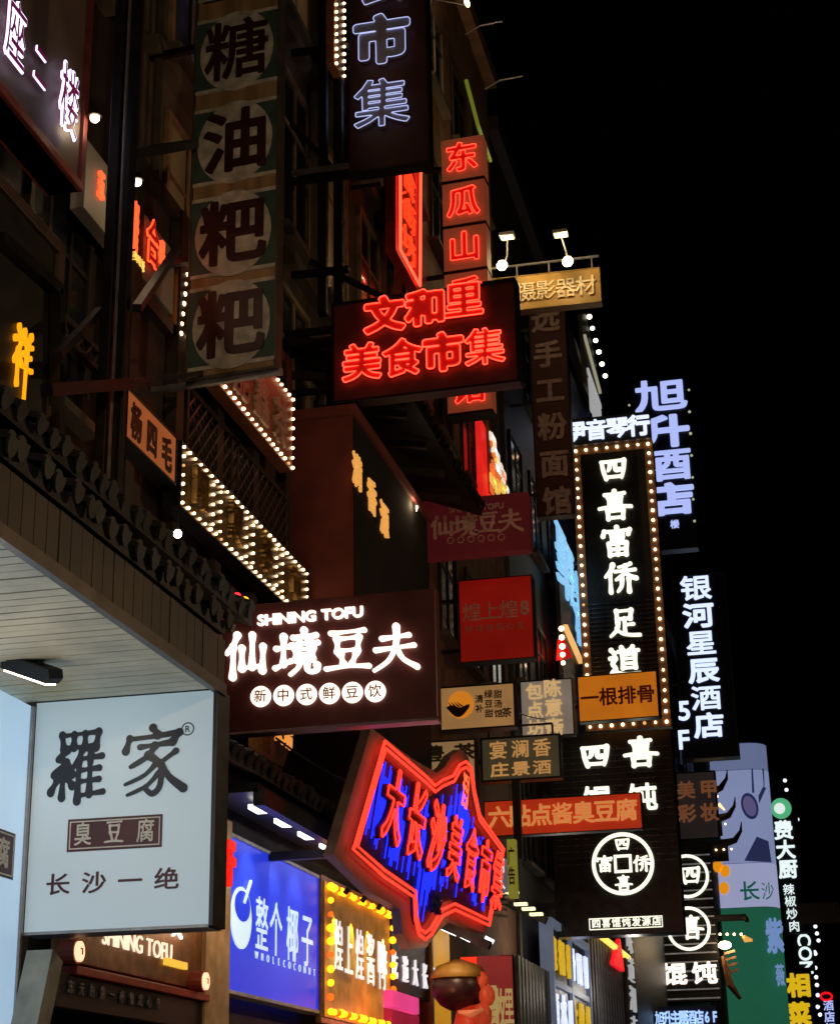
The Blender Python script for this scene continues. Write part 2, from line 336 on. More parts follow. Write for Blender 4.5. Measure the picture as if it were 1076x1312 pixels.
# ------------------------------------------------------------------ sign frame: local x right, y up, z out of the face, origin lower left
class Sign:
    def __init__(s, name, label, cat, loc, rotz, w, h, group=None):
        s.w, s.h = w, h
        s.root = thing(name, label, cat, loc, (math.pi / 2, 0, rotz), group)
        # face normal: rotz 0 -> -Y (towards the viewer down the street), rotz 90 -> +X (towards the street)
    def box(s, name, m, d=.2, pad=0, z=0, x0=None, x1=None, y0=None, y1=None, bevel=.006):
        x0 = -pad if x0 is None else x0; x1 = s.w + pad if x1 is None else x1
        y0 = -pad if y0 is None else y0; y1 = s.h + pad if y1 is None else y1
        return MB().box(x0, x1, y0, y1, z - d, z).build(name, m, s.root, bevel=bevel)
    def frame(s, m, t=.04, d=.24, z=.02, name='frame'):
        b = MB(); w, h = s.w, s.h
        b.box(-t, w + t, h, h + t, z - d, z).box(-t, w + t, -t, 0, z - d, z).box(-t, 0, 0, h, z - d, z).box(w, w + t, 0, h, z - d, z)
        return b.build(name, m, s.root, bevel=.004)
    def text(s, txt, cx, cy, size, m, step=None, vertical=False, wt=.02, dep=.02, z=.004, sx=1, kind='solid', shear=0, tube=.02, br=None, wob=.35, name='character', dy=0, back=None):
        """centre of the run at (cx, cy); size = em height, sx = width factor"""
        step = step or size * (1.05 if vertical else sx * 1.02); n = len(txt)
        for i, ch in enumerate(txt):
            k = i - (n - 1) / 2
            x, y = (cx + dy * k, cy - k * step) if vertical else (cx + k * step, cy + dy * k)
            if ch == ' ': continue
            if back is not None:
                inst('character_backing', glyph(ch, wt * .5, back, .03, 'solid', shear), s.root, (x, y, z - .02), (size * sx, size, 1))
            me = brush(ch, br, m, dep, wob) if (br and ch in STROKES) else glyph(ch, wt, m, dep, kind, shear, tube)
            inst(name, me, s.root, (x, y, z), (size * sx, size, 1 if kind == 'solid' else size))
    def line(s, txt, cx, cy, size, m, wt=.01, dep=.02, z=.004, sx=1, kind='solid', tube=.02, rot=0, name='lettering'):
        ws = []
        for ch in txt:
            if ch == ' ': ws.append(.3); continue
            xs = field_font(ch)[0]; ws.append(xs[-1] - xs[0] - .24 + .085)
        x = -sum(ws) / 2
        for ch, w_ in zip(txt, ws):
            if ch != ' ':
                d = (x + w_ / 2) * size * sx
                inst('letter', glyph(ch, wt, m, dep, kind, 0, tube), s.root, (cx + d * math.cos(rot), cy + d * math.sin(rot), z), (size * sx, size, 1), (0, 0, rot))
            x += w_
    def bulbs(s, pts, r, m, z=None):
        key = ('bulb', r, m.name)
        if key not in GC: GC[key] = MB().ball((0, 0, 0), r).mesh('bulb', m, True)
        if m is WARM_B and ('dim', r) not in GC: GC[('dim', r)] = MB().ball((0, 0, 0), r).mesh('bulb', DIM_B, True)
        rn = random.Random(len(pts))
        for x, y in pts:
            k = rn.uniform(.82, 1.12); me = GC[('dim', r)] if (m is WARM_B and rn.random() < .035) else GC[key]
            inst('bulb', me, s.root, (x + rn.uniform(-.12, .12) * r, y + rn.uniform(-.15, .15) * r, r * .8 if z is None else z), (k, k, k))
    def rim(s, inset, step, ins_y=None, sy=None):
        iy = inset if ins_y is None else ins_y
        x0, x1, y0, y1 = inset, s.w - inset, iy, s.h - iy; pts = []
        nx = max(1, round((x1 - x0) / step)); ny = max(1, round((y1 - y0) / (sy or step)))
        for k in range(nx): pts += [(x0 + (x1 - x0) * k / nx, y1), (x1 - (x1 - x0) * k / nx, y0)]
        for k in range(ny): pts += [(x1, y1 - (y1 - y0) * k / ny), (x0, y0 + (y1 - y0) * k / ny)]
        return pts
    def arm(s, y, x0=None, r=.03, z=-.1, name='bracket'):
        """steel arm from the sign's edge back to the facade"""
        x0 = (-6.0 - s.root.location.x) if x0 is None else x0
        if x0 < -.05: MB().bar((x0, y, z), (0, y, z), r).build(name, BLACK, s.root)
    def fx(s, px, py):
        """photo pixel -> local coordinates on this sign's face (used to read sizes off the photograph)"""
        mw = Matrix.Translation(s.root.location) @ s.root.rotation_euler.to_matrix().to_4x4()
        n = (mw.to_3x3() @ Vector((0, 0, 1))); o = mw.translation
        r = ray(px, py); c = Vector((0, 0, H)); t = (o - c).dot(n) / r.dot(n)
        q = mw.inverted() @ (c + r * t)
        return q.x, q.y
    def at(s, txt, px, py, hpx, m, **k):
        """run of characters centred at photo pixel, hpx = character height in photo pixels"""
        x, y = s.fx(px, py); _, y2 = s.fx(px, py - hpx)
        s.text(txt, x, y, y2 - y, m, **k)
def perp(name, label, l, r, t, b, y, cat='sign', rz=0, group=None):
    """sign standing across the pavement, facing down the street at distance y"""
    mx, my = (l + r) / 2, (t + b) / 2
    a = P(l, my, y=y); c = P(r, my, y=y); zt = P(mx, t, y=y)[2]; zb = P(mx, b, y=y)[2]
    return Sign(name, label, cat, (a[0], y, zb), rz, c[0] - a[0], zt - zb, group)
def para(name, label, l, r, t, b, x, cat='sign', group=None):
    """sign along the facade plane x, t/b measured at its near (left) edge"""
    zt = P(l, t, x=x)[2]; zb = P(l, b, x=x)[2]; my = (t + b) / 2
    y0 = P(l, my, x=x)[1]
    s = (zt + zb) / 2
    # far end: find the depth where pixel column r meets the middle height
    y1 = y0
    for _ in range(60):
        lo = P(r, my, x=x); y1 = lo[1]
        my += ((lo[2] - s) * F / max(1, lo[1])) * .9
        if abs(lo[2] - s) < 1e-3: break
    return Sign(name, label, cat, (x, y0, zb), math.pi / 2, y1 - y0, zt - zb, group)

# lit colours
RED_N = emit('red_neon', (255, 60, 40), 4.6)
RED_S = emit('deep_red_neon', (255, 42, 28), 3.4)
RED_D = emit('red_neon_face', (190, 20, 14), .5)
WHITE_L = emit('white_led', (255, 236, 218), 1.6)
COOL_L = emit('cool_white_led', (215, 225, 255), 1.25)
CREAM_L = emit('cream_led', (250, 250, 225), 1.25)
WARM_B = emit('warm_bulb', (255, 214, 165), 6)
DIM_B = emit('weak_bulb', (255, 190, 120), .9)
STEEL_B = emit('lamp_face', (255, 238, 205), 8)
# ================================================================== SETTING
setting(MB().box(-400, 400, -60, 900, -.5, 0).build('ground', mat('ground', (.06, .055, .05), .8, 0, .3, 1.5, .4)))
setting(MB().box(-5.2, -2.6, -20, 300, 0, .13).build('pavement', mat('paving', (.18, .17, .155), .7, 0, .25, 2, .3)))
setting(MB().box(-2.598, 6, -20, 300, 0, .012).build('road', mat('asphalt', (.05, .05, .052), .7, 0, .35, 2, .5)))

XF = -5.45
def building(name, label, y0, y1, h, m, deep=9):
    t = thing(name, label, 'building', (XF, y0, 0))
    L = y1 - y0
    MB().box(-deep, 0, 0, L, 0, h).build('wall', m, t)
    MB().box(-deep - .1, .22, -.1, L + .1 - .15, h + .002, h + .35).build('parapet', m, t)
    return t
def window(parent, y, z, w, h, lit=None, frame=WOOD, mull=1):
    """window with its own frame, panes and sill, on the +X face of a building (local coordinates)"""
    b = MB(); f = .07
    b.box(-.12, .05, y, y + w, z + h - f, z + h).box(-.12, .05, y, y + w, z, z + f).box(-.12, .05, y, y + f, z + f, z + h - f).box(-.12, .05, y + w - f, y + w, z + f, z + h - f)
    for k in range(1, mull + 1):
        yy = y + w * k / (mull + 1); b.box(-.1, .035, yy - .025, yy + .025, z + f, z + h - f)
    zz = z + h * .68; b.box(-.1, .03, y + f, y + w - f, zz - .022, zz + .022)
    fr = b.build('window', frame, parent)
    for k in range(mull + 1):
        a0 = y + w * k / (mull + 1) + .03; a1 = y + w * (k + 1) / (mull + 1) - .03
        MB().box(.004, .016, a0, a1, z + f, z + h - f).build('pane', lit or GLASS, fr)
    MB().box(.0, .16, y - .08, y + w + .08, z - .08, z - .002).build('sill', GREYP, fr)
    return fr
def tiles(parent, y0, y1, x_in, x_out, z_in, z_out, pitch=.2, m=TILE):
    """tiled awning roof: deck + rows of round cover tiles ending in round caps"""
    MB().prism([(x_in, z_in), (x_in, z_in - .08), (x_out, z_out - .08), (x_out, z_out)], 0, 1)
    b = MB(); i = 0
    b.v = [(x_in, y0, z_in), (x_out, y0, z_out), (x_out, y1, z_out), (x_in, y1, z_in), (x_in, y0, z_in - .09), (x_out, y0, z_out - .09), (x_out, y1, z_out - .09), (x_in, y1, z_in - .09)]
    b.f = [(0, 1, 2, 3), (7, 6, 5, 4), (0, 4, 5, 1), (1, 5, 6, 2), (2, 6, 7, 3), (3, 7, 4, 0)]
    b.build('roof_deck', m, parent)
    L = math.hypot(x_out - x_in, z_out - z_in)
    t = MB(); N = 7; r = .062; segs = 4
    for s in range(segs):
        a = s / segs * L; c = (s + 1) / segs * L + .03
        i = len(t.v)
        for xx, rr in ((a, r * .86), (c, r)):
            for k in range(N): q = math.pi * k / (N - 1); t.v.append((xx, rr * math.cos(q), rr * math.sin(q) + .0 + .004 * s))
        for k in range(N - 1): t.f.append((i + k, i + k + 1, i + N + k + 1, i + N + k))
        t.f.append(tuple(i + N + k for k in range(N)))
    i = len(t.v)      # hanging drip cap
    tongue = [(-.06, .04), (-.058, -.01), (-.035, -.05), (0, -.068), (.035, -.05), (.058, -.01), (.06, .04)]
    t.v += [(L + .032, a, c) for a, c in tongue] + [(L + .05, a, c) for a, c in tongue]
    t.f += [tuple(i + k for k in range(7)), tuple(i + 13 - k for k in range(7))] + [(i + k, i + (k + 1) % 7, i + 7 + (k + 1) % 7, i + 7 + k) for k in range(7)]
    me = t.mesh('tile', m)
    ang = math.atan2(z_out - z_in, x_out - x_in); y = y0 + pitch / 2
    while y < y1:
        o = inst('tile', me, parent, (x_in, y + random.uniform(-.01, .01), z_in + .004), (random.uniform(.985, 1.01), random.uniform(.95, 1.03), random.uniform(.94, 1.06)), rot=(0, -ang + random.uniform(-.015, .015), random.uniform(-.03, .03)))
        y += pitch
def yz(px, py, x=XF):
    q = P(px, py, x=x); return q[1], q[2]

b1 = building('corner_shop_building', 'nearest dark building on the left with tiled awnings over the white sign box', -6, 12.95, 17, SOOT)
b2 = building('timber_window_building', 'dim tan building with tall timber windows behind the grey neon sign', 13.0, 22.4, 20.5, GREYP)
b3 = building('red_wall_building', 'dark building behind the stacked red neon characters', 22.45, 31.5, 22.5, mat('umber_plaster', (.24, .13, .075), .85, 0, .3, 3, .4))
b4 = building('shop_tower', 'dark building behind the long sign bordered by bulbs', 31.55, 47, 21.5, SOOT)
b5 = building('hotel_building', 'dark hotel building behind the blue white hotel characters', 47.05, 80, 21, DARK)
b6 = building('far_terrace', 'far dark block beyond the white and green billboard', 93, 178, 21, DARK)
# windows of the building behind the grey neon characters
for i in range(5):
    for zb, hh in ((8.9, 2.0), (11.6, 2.2), (14.6, 2.1), (17.4, 2.0)):
        lit = emit('curtain_glow', (58, 40, 20), .8, .4, 2) if (i * 3 + int(zb)) % 4 == 0 else None
        window(b2, .55 + i * 1.78, zb, 1.15, hh, lit, mat('worn_frame', (.3, .2, .11), .55, 0, .4, 5), 1)
for i in range(4):
    for zb in (9.0, 12.4, 15.8, 19.0): window(b3, .9 + i * 2.1, zb, 1.3, 1.7, None, SOOT, 1)
for i in range(6):
    for zb in (6.5, 10, 13.4, 16.8): window(b4, 1 + i * 2.4, zb, 1.4, 1.8, None, SOOT, 1)
for i in range(8):
    for zb in (8, 12, 16): window(b5, 2 + i * 3.8, zb, 1.8, 2, None, BLACK, 1)
for i in range(9):
    for zb in (7, 11, 15): window(b1, .8 + i * 2.0, zb, 1.2, 1.9, None, SOOT, 2)
# string courses and cornice on the timber-window building
for z in (8.35, 11.2, 14.2, 17.05, 19.9):
    MB().box(.002, .14, 0, 9.3, z, z + .16).build('string_course', GREYP, b2)

# ================================================================== NEAR CANOPY, WHITE SIGN BOX
YL = 10.9
pl = P(38, 1040, y=YL); pr = P(272, 1040, y=YL)
XC = P(275, 882, y=YL)[0]; ZC = P(275, 882, y=YL)[2]
XW = P(38, 898, y=YL)[0]
can = thing('canopy', 'long white slatted canopy ceiling with brown fluted fascia over the white sign box', 'canopy', (XC, YL, ZC))
# ceiling slats, each its own piece
x_in = -3.2
me = MB().box(x_in, 0, -.052, .052, 0, .02).mesh('slat', mat('cream_slat', (.7, .62, .46), .5, 0, .22, 2.2, .05, world=True, stain=(.42, .3, .1)))
yy = -.056; n = 0
while yy > -9.5:
    inst('slat', me, can, (0, yy, random.uniform(-.002, .002))); yy -= .118; n += 1
MB().box(x_in, 0, -9.6, .1, .03, .12).build('ceiling_board', DARK, can)
MB().box(-.005, .045, -9.6, .12, -.03, .05).build('edge_trim', mat('bronze_trim', (.12, .1, .09), .4, .5), can)
fl = mat('fluted_bronze', (.07, .052, .043), .5, .2, .5, 1.6, .1, False, True, stain=(.03, .022, .018))
me = MB().box(0, .03, -.07, .07, .05, .36).mesh('fascia_panel', fl)
me2 = MB().box(.0, .018, -.01, .01, .05, .36).mesh('fascia_joint', BLACK)
yy = .04
while yy > -9.5:
    inst('fascia_panel', me, can, (random.uniform(0, .006), yy, 0)); yy -= .152
MB().box(-.06, -.004, -9.6, .12, .05, .36).build('fascia_backing', DARK, can)
MB().box(XF - XC, -.1, .0, .1, .02, .34).build('end_board', SOOT, can)
ct = thing('awning_roof', 'dark clay tile awning roof above the fluted brown fascia', 'roof', (XC, YL, ZC + .46))
tiles(ct, -9.5, .02, -1.2, .06, .28, .0, .2)

def logo_frame(S, x0, x1, y0, y1, m, t, z0, z1, name='border'):
    MB().box(x0, x1, y1 - t, y1, z0, z1).box(x0, x1, y0, y0 + t, z0, z1).box(x0, x0 + t, y0 + t, y1 - t, z0, z1).box(x1 - t, x1, y0 + t, y1 - t, z0, z1).build(name, m, S.root)
INK = mat('black_ink', (.016, .018, .03), .4, 0, .2, 5, .02)
MINK = mat('maroon_ink', (.09, .022, .03), .5, 0, .2, 5, .02)
LBOX = emit('white_light_box', (146, 172, 186), .52, .07, .8, (.55, .6, .62))
LBOX2 = emit('white_light_box_side', (160, 196, 226), .75, .07, .8, (.55, .6, .62))
luo = perp('light_box_sign', 'large pale blue white light box with two big black brush characters under the canopy', 40, 271, 893, 1189, YL)
luo.box('panel', LBOX, .2, bevel=0)
MB().box(luo.w, luo.w + .03, -.012, luo.h + .01, -.24, .012).build('side_casing', mat('casing', (.045, .045, .055), .4, .4), luo.root, bevel=.004)
MB().box(-.012, luo.w, -.02, -.001, -.24, .01).build('bottom_trim', GREYM, luo.root)
luo.at('羅', 100, 983, 88, INK, br=10.5, wob=.8, sx=.84, dep=.008, z=.002)
luo.at('家', 197, 976, 84, INK, br=10.5, wob=.85, sx=.98, dep=.008, z=.002)
x0, y0 = luo.fx(86, 1092); x1, y1 = luo.fx(209, 1043)
MB().box(x0, x1, y0, y1, .001, .004).build('plaque', MINK, luo.root)
logo_frame(luo, x0 + .015, x1 - .015, y0 + .015, y1 - .015, WHITEP, .008, .004, .007)
luo.at('臭豆腐', 147, 1067, 31, WHITEP, br=12, sx=.8, wt=.012, step=(x1 - x0) * .33, dep=.004, z=.005)
luo.at('长沙一绝', 144, 1130, 29, MINK, step=.252, wt=.016, sx=1.2, dep=.004, z=.001)
cx, cy = luo.fx(241, 934)
MB().tube([(cx + .042 * math.cos(a / 14 * 6.283), cy + .042 * math.sin(a / 14 * 6.283), .003) for a in range(14)], .004, 4, True).build('trade_mark_ring', INK, luo.root)
luo.line('R', cx, cy, .06, INK, z=.001, dep=.003)
# side light box along the wall, meeting it at the inner corner
XS = luo.root.location[0] - .02
sb = Sign('side_light_box', 'pale blue light box running along the wall at far left edge', 'sign', (XS, 5.2, .2), math.pi / 2, YL - 5.2 - .03, ZC - .24)
sb.box('panel', LBOX2, .15, bevel=0)
sb.box('corner_trim', GREYM, .03, x0=sb.w - .02, x1=sb.w + .02, z=.02)
xa, ya = sb.fx(18, 1100)
MB().box(xa - 1.0, xa, ya - .14, ya + .16, .001, .004).build('plaque', MINK, sb.root)
logo_frame(sb, xa - .985, xa - .015, ya - .125, ya + .145, WHITEP, .01, .004, .007)
sb.text('臭豆腐', xa - .5, ya + .01, .2, WHITEP, step=.32, dep=.004, z=.005)
# flood light hanging from the canopy ceiling
fq = P(42, 858, y=9.9)
fl_ = thing('flood_light', 'black bar flood light bracketed under the slatted canopy ceiling', 'lamp', (fq[0], fq[1], fq[2]))
MB().box(-.055, .055, -.02, .02, .05, .075).box(-.055, -.042, -.02, .02, .0, .1).box(.042, .055, -.02, .02, 0, .1).box(-.055, .055, -.03, .03, .1, .118).build('bracket', BLACK, fl_)
hd = MB(); hd.prism([(-.17, -.03), (.15, -.03), (.17, 0), (.15, .035), (-.16, .035), (-.185, .02)], -.06, .06).build('housing', BLACK, fl_, bevel=.006)
hd = fl_.children[-1]; hd.rotation_euler = (R(103), R(22), R(-8)); hd.scale = (1.15, 1.5, 1.2)
lf = MB().box(-.15, .14, -.038, -.032, -.045, .045).build('lamp_face', STEEL_B, hd)
lamp('SPOT', (fq[0], fq[1] - .05, fq[2] - .08), 5, (1, .95, .85), None, .05, 'flood_light_beam', target=(fq[0] + .2, fq[1] + 1.6, fq[2] - 1.6), spot=110)
lamp('POINT', (fq[0] - .1, fq[1] - .9, fq[2] - .9), 11.0, (1, .82, .58), None, .25, 'canopy_fill')  # bare light added to warm the slatted ceiling, no fixture

# ================================================================== SIGNS ALONG THE FACADE (near, high left)
# top left: brush neon name board
S = para('name_board', 'grey brown name board with white brush neon characters at top left corner', -75, 107, -165, 3, -5.0)
# keep its lower edge on the line seen in the photograph
zb = P(107, 252, x=-5.0)[2]; S.root.location.z = zb; S.h = P(107, -60, x=-5.0)[2] - zb
S.box('panel', mat('mauve_board', (.16, .115, .105), .5, 0, .2, 2, .05), .25)
S.box('bottom_trim', mat('red_trim', (.3, .05, .035), .5), .3, z=.03, y0=-.0, y1=.07)
S.box('end_trim', mat('red_trim2', (.15, .03, .03), .5), .3, z=.03, x0=S.w - .05, x1=S.w + .02, y0=.07)
NW = emit('violet_white_neon', (225, 220, 255), 2.2)
MAG = emit('magenta_edge', (130, 30, 90), .35)
for ch, px, py, hh in (('座', 10, 45, 92), ('二', 42, 88, 62), ('楼', 79, 132, 92)):
    x, y = S.fx(px, py); sz = S.fx(px, py - hh)[1] - y
    S.text(ch, x, y, sz, NW, kind='neon', tube=.02, z=.06, sx=.56, wt=.012, back=MAG)
# white downlights and the orange neon panel under an eave
PX = -5.2
S = para('neon_panel', 'grey panel with orange neon characters lit by a small downlight', 110, 223, 175, 268, PX)
S.box('panel', mat('grey_panel', (.3, .27, .24), .55, 0, .15, 2, .05), .12)
OR_N = emit('orange_neon', (255, 80, 40), 2.0)
S.at('合', 189, 313, 62, OR_N, kind='neon', tube=.022, z=.05, wt=.03, sx=.62, back=RED_D)
S.at('号', 205, 330, 44, OR_N, wt=.03, sx=.3, dep=.03)
S.at('五', 127, 238, 40, OR_N, wt=.03, sx=.4, dep=.03)
S.at('餐', 171, 292, 66, OR_N, wt=.03, sx=.22, dep=.03)
S.at('美味饭', 176, 335, 14, emit('yellow_led', (255, 200, 90), 1.1), wt=.02, sx=.8, dep=.02)
for px, py in ((122, 148), (176, 230)):
    q = P(px, py, x=-4.9)
    L = thing('downlight', 'small warm downlight %s the orange neon panel' % ('left of' if px < 150 else 'at the top of'), 'lamp', tuple(q), group='small warm downlights')
    MB().tube([(0, 0, .06), (0, 0, .0), (0, 0, -.01)], [.02, .05, .055], 10).build('housing', BLACK, L)
    MB().ball((0, 0, -.02), .04).build('bulb', WARM_B, L, True)
    lamp('POINT', (q[0] + .03, q[1], q[2] - .1), 2, (1, .75, .45), None, .04, 'downlight_beam')
# dark board with yellow brush character
q0 = P(72, 330, x=-4.75)
S = Sign('dark_name_board', 'dark framed board with one yellow brush character at the left edge', 'sign', (-4.75, 5.9, P(72, 560, x=-4.75)[2] - .25), math.pi / 2, q0[1] - 5.9, 1.55)
S.box('panel', DARK, .2); S.frame(mat('brown_frame', (.09, .055, .045), .5), .09, .24, .03)
YEL = emit('amber_led', (255, 160, 18), 1.2)
xq, yq = S.fx(27, 462); S.text('祥', xq, yq, (S.fx(27, 420)[1] - S.fx(27, 505)[1]) * .92, YEL, br=10, wob=1.3, sx=.66, dep=.02)
# orange-lit panel
S = para('orange_name_sign', 'orange lit panel with dark brown characters beside the bulb studded sign', 163, 225, 497, 560, -5.0)
S.box('panel', emit('orange_light_box', (150, 82, 42), .8, .25, 1.2), .15); S.frame(BLACK, .02, .17, .01)
S.at('杨四毛', 194, 563, 47, mat('brown_ink', (.06, .025, .012), .5), wt=.035, sx=.74, step=.34, dep=.008)
# bulb studded letter sign
BOARD = mat('gold_board', (.2, .13, .05), .35, .5, .4, 8)
S = para('bulb_sign', 'long sign of dark gold characters studded with warm bulbs above the lower awning', 232, 393, 566, 648, -5.0)
S.box('panel', BOARD, .12); S.frame(BLACK, .02, .16, .01)
GOLD = mat('gold_letter', (.42, .28, .1), .3, .7, .2, 6)
n = 4; cw = S.w / n
for i, ch in enumerate('阿翼茶市'):
    S.text(ch, (i + .45) * cw, S.h / 2, S.h * .72, GOLD, wt=-.005, sx=.95, dep=.05)
S.bulbs(S.rim(.03, .142, None, .09), .0155, WARM_B)
S.bulbs([((i + 1) * cw - .03 + dx, S.h * k / 6) for i in range(n - 1) for k in range(1, 6) for dx in (-.11, .09)], .014, WARM_B)
# upper bulb sign under the big wooden sign
S = para('brown_bulb_sign', 'brown sign with pale characters edged with warm bulbs below the wooden hanging sign', 268, 375, 368, 478, -5.0)
S.box('panel', mat('red_brown_board', (.33, .13, .07), .5, 0, .25, 3, .1), .14)
S.at('能鑫茶', 333, 513, 60, mat('pale_letter', (.5, .36, .28), .5), wt=.02, sx=.95, step=.62, dep=.03)
S.bulbs(S.rim(.035, .135, None, .11), .0175, WARM_B)
# small arrow shaped bulb sign
a = P(222, 345, x=-5.2)
S = Sign('arrow_bulb_sign', 'small orange arrow shaped sign edged with bulbs left of the wooden hanging sign', 'sign', (-5.2, P(220, 440, x=-5.2)[1], P(222, 430, x=-5.2)[2]), math.pi / 2, .55, 1)
pts = [S.fx(*q) for q in ((222, 428), (246, 452), (248, 358), (238, 332), (228, 345))]
MB().prism(pts, -.1, 0).build('panel', mat('orange_board', (.42, .17, .05), .5), S.root)
pp = []
for q in [(238, 338), (244, 345), (246, 354)] + [(237 - k * 1.3, 352 + k * 12.6) for k in range(7)] + [(237, 432), (241, 438), (245, 444)]: pp.append(S.fx(*q))
S.bulbs(pp, .022, WARM_B)

gal = thing('timber_gallery', 'dark timber gallery wall with posts behind the two bulb edged signs', 'wall', (XF, 12.3, 5.4))
MB().box(.01, .16, 0, 4.6, 0, 4.3).build('wall', mat('dark_brown_boarding', (.035, .017, .012), .7, 0, .5, 3, .3, True), gal)
for k in range(5): MB().box(.161, .27, .02 + k * 1.08, .2 + k * 1.08, .0, 4.3).build('post', SOOT, gal)
for z in (1.55, 3.0, 4.2): MB().box(.161, .25, 0, 4.6, z, z + .12).build('rail', SOOT, gal)
# ---- red bay with yellow letters on its street side
XB = P(452, 650, y=17.0)[0]
bay = thing('red_bay', 'dark red plastered bay projecting beside the bulb signs', 'wall', (XF, 17.0, 0))
ZB = P(420, 536, y=17.0)[2]
MB().box(.004, XB - XF, 0, 3.6, 5.6, ZB).build('wall', REDP, bay)
MB().box(.004, XB - XF + .05, -.05, 3.65, ZB + .002, ZB + .12).build('coping', REDP, bay)
MB().box(XB - XF + .001, XB - XF + .012, .02, 3.6, 5.6, ZB).build('side_shade', mat('shade_black', (.014, .011, .01), .95, 0, .4, 4), bay)  # black sheet paints the shade on the bay's street side
S = para('yellow_letters', 'three yellow brush characters on the dark street side of the red bay', 453, 500, 575, 630, XB + .016)
S.box('panel', DARK, .014)
YG = emit('gold_led', (235, 165, 80), .85); S.root.children[0].data.materials[0] = MATS['shade_black']
for ch, px, py in (('满', 456, 605), ('香', 475, 637), ('源', 491, 667)):
    S.at(ch, px, py, 44, YG, wt=.03, sx=.95, dep=.02)
aw = thing('upper_awning', 'dark tiled awning sloping along the street above the red bay', 'roof', (XF, 17.3, ZB + .75))
tiles(aw, 0, 5.1, 0, 1.3, .5, 0, .22)
for k in range(5): MB().bar((.0, .3 + k * 1.0, .1), (1.15, .3 + k * 1.0, -.12), .04).build('rafter', SOOT, aw)
aw2 = thing('middle_awning', 'dark tiled awning under the bulb studded sign', 'roof', (XF, 6.5, 5.8))
tiles(aw2, 0, 6.45, 0, 1.15, .3, -.18, .2)
for k in range(7): MB().bar((0, .3 + k * 1.02, .06), (1.0, .3 + k * 1.02, -.28), .035).build('rafter', WOOD, aw2)
q = P(228, 684, x=-4.7)
L = thing('hanging_bulb', 'bare warm bulb hanging under the middle awning', 'lamp', tuple(q))
MB().tube([(0, 0, .3), (0, 0, .03)], .006).build('cord', BLACK, L); MB().ball((0, 0, 0), .035).build('bulb', emit('bright_bulb', (255, 225, 190), 12), L, True)
lamp('POINT', (q[0] + .02, q[1] - .06, q[2] - .06), 2.5, (1, .75, .5), None, .04, 'bulb_light')
# red and amber decoration under the awning end
q = P(308, 768, x=-4.4)
L = thing('lantern_pair', 'red and amber little lamps under the end of the middle awning', 'lamp', tuple(q))
MB().ball((0, -.08, 0), .035).build('lamp_bulb', emit('red_bulb', (255, 40, 50), 2.5), L, True)
MB().ball((0, .1, 0.01), .045).build('lamp_bulb', emit('amber_bulb', (255, 150, 30), 4), L, True)
MB().box(-.35, -.3, -.5, .45, -.2, .3).build('backboard', REDP, L)
# lattice screens high on the near building
def lattice(px0, py0, px1, py1, x, label):
    a = P(px0, py0, x=x); c = P(px1, py1, x=x)
    t = thing('lattice_screen', label, 'screen', (x, a[1], min(a[2], c[2])))
    w_ = c[1] - a[1]; h_ = abs(a[2] - c[2])
    MB().box(-.03, .03, 0, w_, -.05, 0).box(-.03, .03, 0, w_, h_, h_ + .05).box(-.03, .03, -.05, 0, -.05, h_ + .05).box(-.03, .03, w_, w_ + .05, -.05, h_ + .05).build('frame', SOOT, t)
    m = mat('lattice_wood', (.09, .07, .06), .35, .2)
    k = 0; step = .16
    b = []
    ny = int(w_ / step) + 1
    for i in range(ny + int(h_ / step) + 1):
        for s in (1, -1):
            # diagonal laths clipped to the frame
            c0 = i * step - (h_ if s > 0 else 0)
            p0, p1 = max(0, c0), min(w_, c0 + h_)
            if p1 - p0 < .03: continue
            z0, z1 = (p0 - c0, p1 - c0) if s > 0 else (h_ - (p0 - c0), h_ - (p1 - c0))
            MB().bar((.01 * s, p0, z0), (.01 * s, p1, z1), .012).build('lath', m, t)
lattice(72, 400, 124, 470, -5.3, 'dark diagonal lattice screen left of the black steel posts')
lattice(240, 500, 300, 640, -5.2, 'small lattice screen under the wooden hanging sign')
lattice(296, 565, 366, 760, -5.2, 'dark lattice screen below the brown bulb edged sign')
# black steel mast frame carrying the wooden hanging sign
mast = thing('steel_mast', 'pair of tall black steel posts with cross braces carrying the wooden hanging sign', 'mast', (0, 0, 0))
YT = 13.0
ms = (P(139, 400, y=10.4), P(159, 400, y=10.4))
for q, r in zip(ms, (.042, .036)):
    MB().box(q[0] - r, q[0] + r, 10.4 - r, 10.4 + r, 5.0, 16).build('post', BLACK, mast, bevel=.01)
q = P(149, 400, y=10.3); MB().tube([(q[0], 10.3, 5.2), (q[0], 10.3, 16)], .012).build('conduit', GREYM, mast)
for z in (6.9, 7.9, 9.0, 10.2):
    MB().bar((ms[0][0], 10.4, z), (ms[1][0], 10.4, z), .03).build('cross_bar', BLACK, mast)
def arm3(a, b, r=.035): MB().bar(a, b, r).build('arm', BLACK, mast)
arm3(P(170, 197, y=10.6), P(250, 184, y=YT), .04)
arm3(P(176, 395, y=10.4), P(228, 318, y=12.5), .03)
arm3(P(160, 490, y=10.5), P(258, 478, y=YT), .02)
arm3(P(128, 398, y=10.4), P(75, 455, y=9.6), .025)
arm3(P(60, 500, y=9.0), P(165, 492, y=10.4), .04)
for px, py in ((60, 330), ):
    arm3(P(0, 305, x=-4.7), P(75, 372, x=-4.7), .04); arm3(P(75, 372, x=-4.7), P(72, 600, x=-4.7), .04)

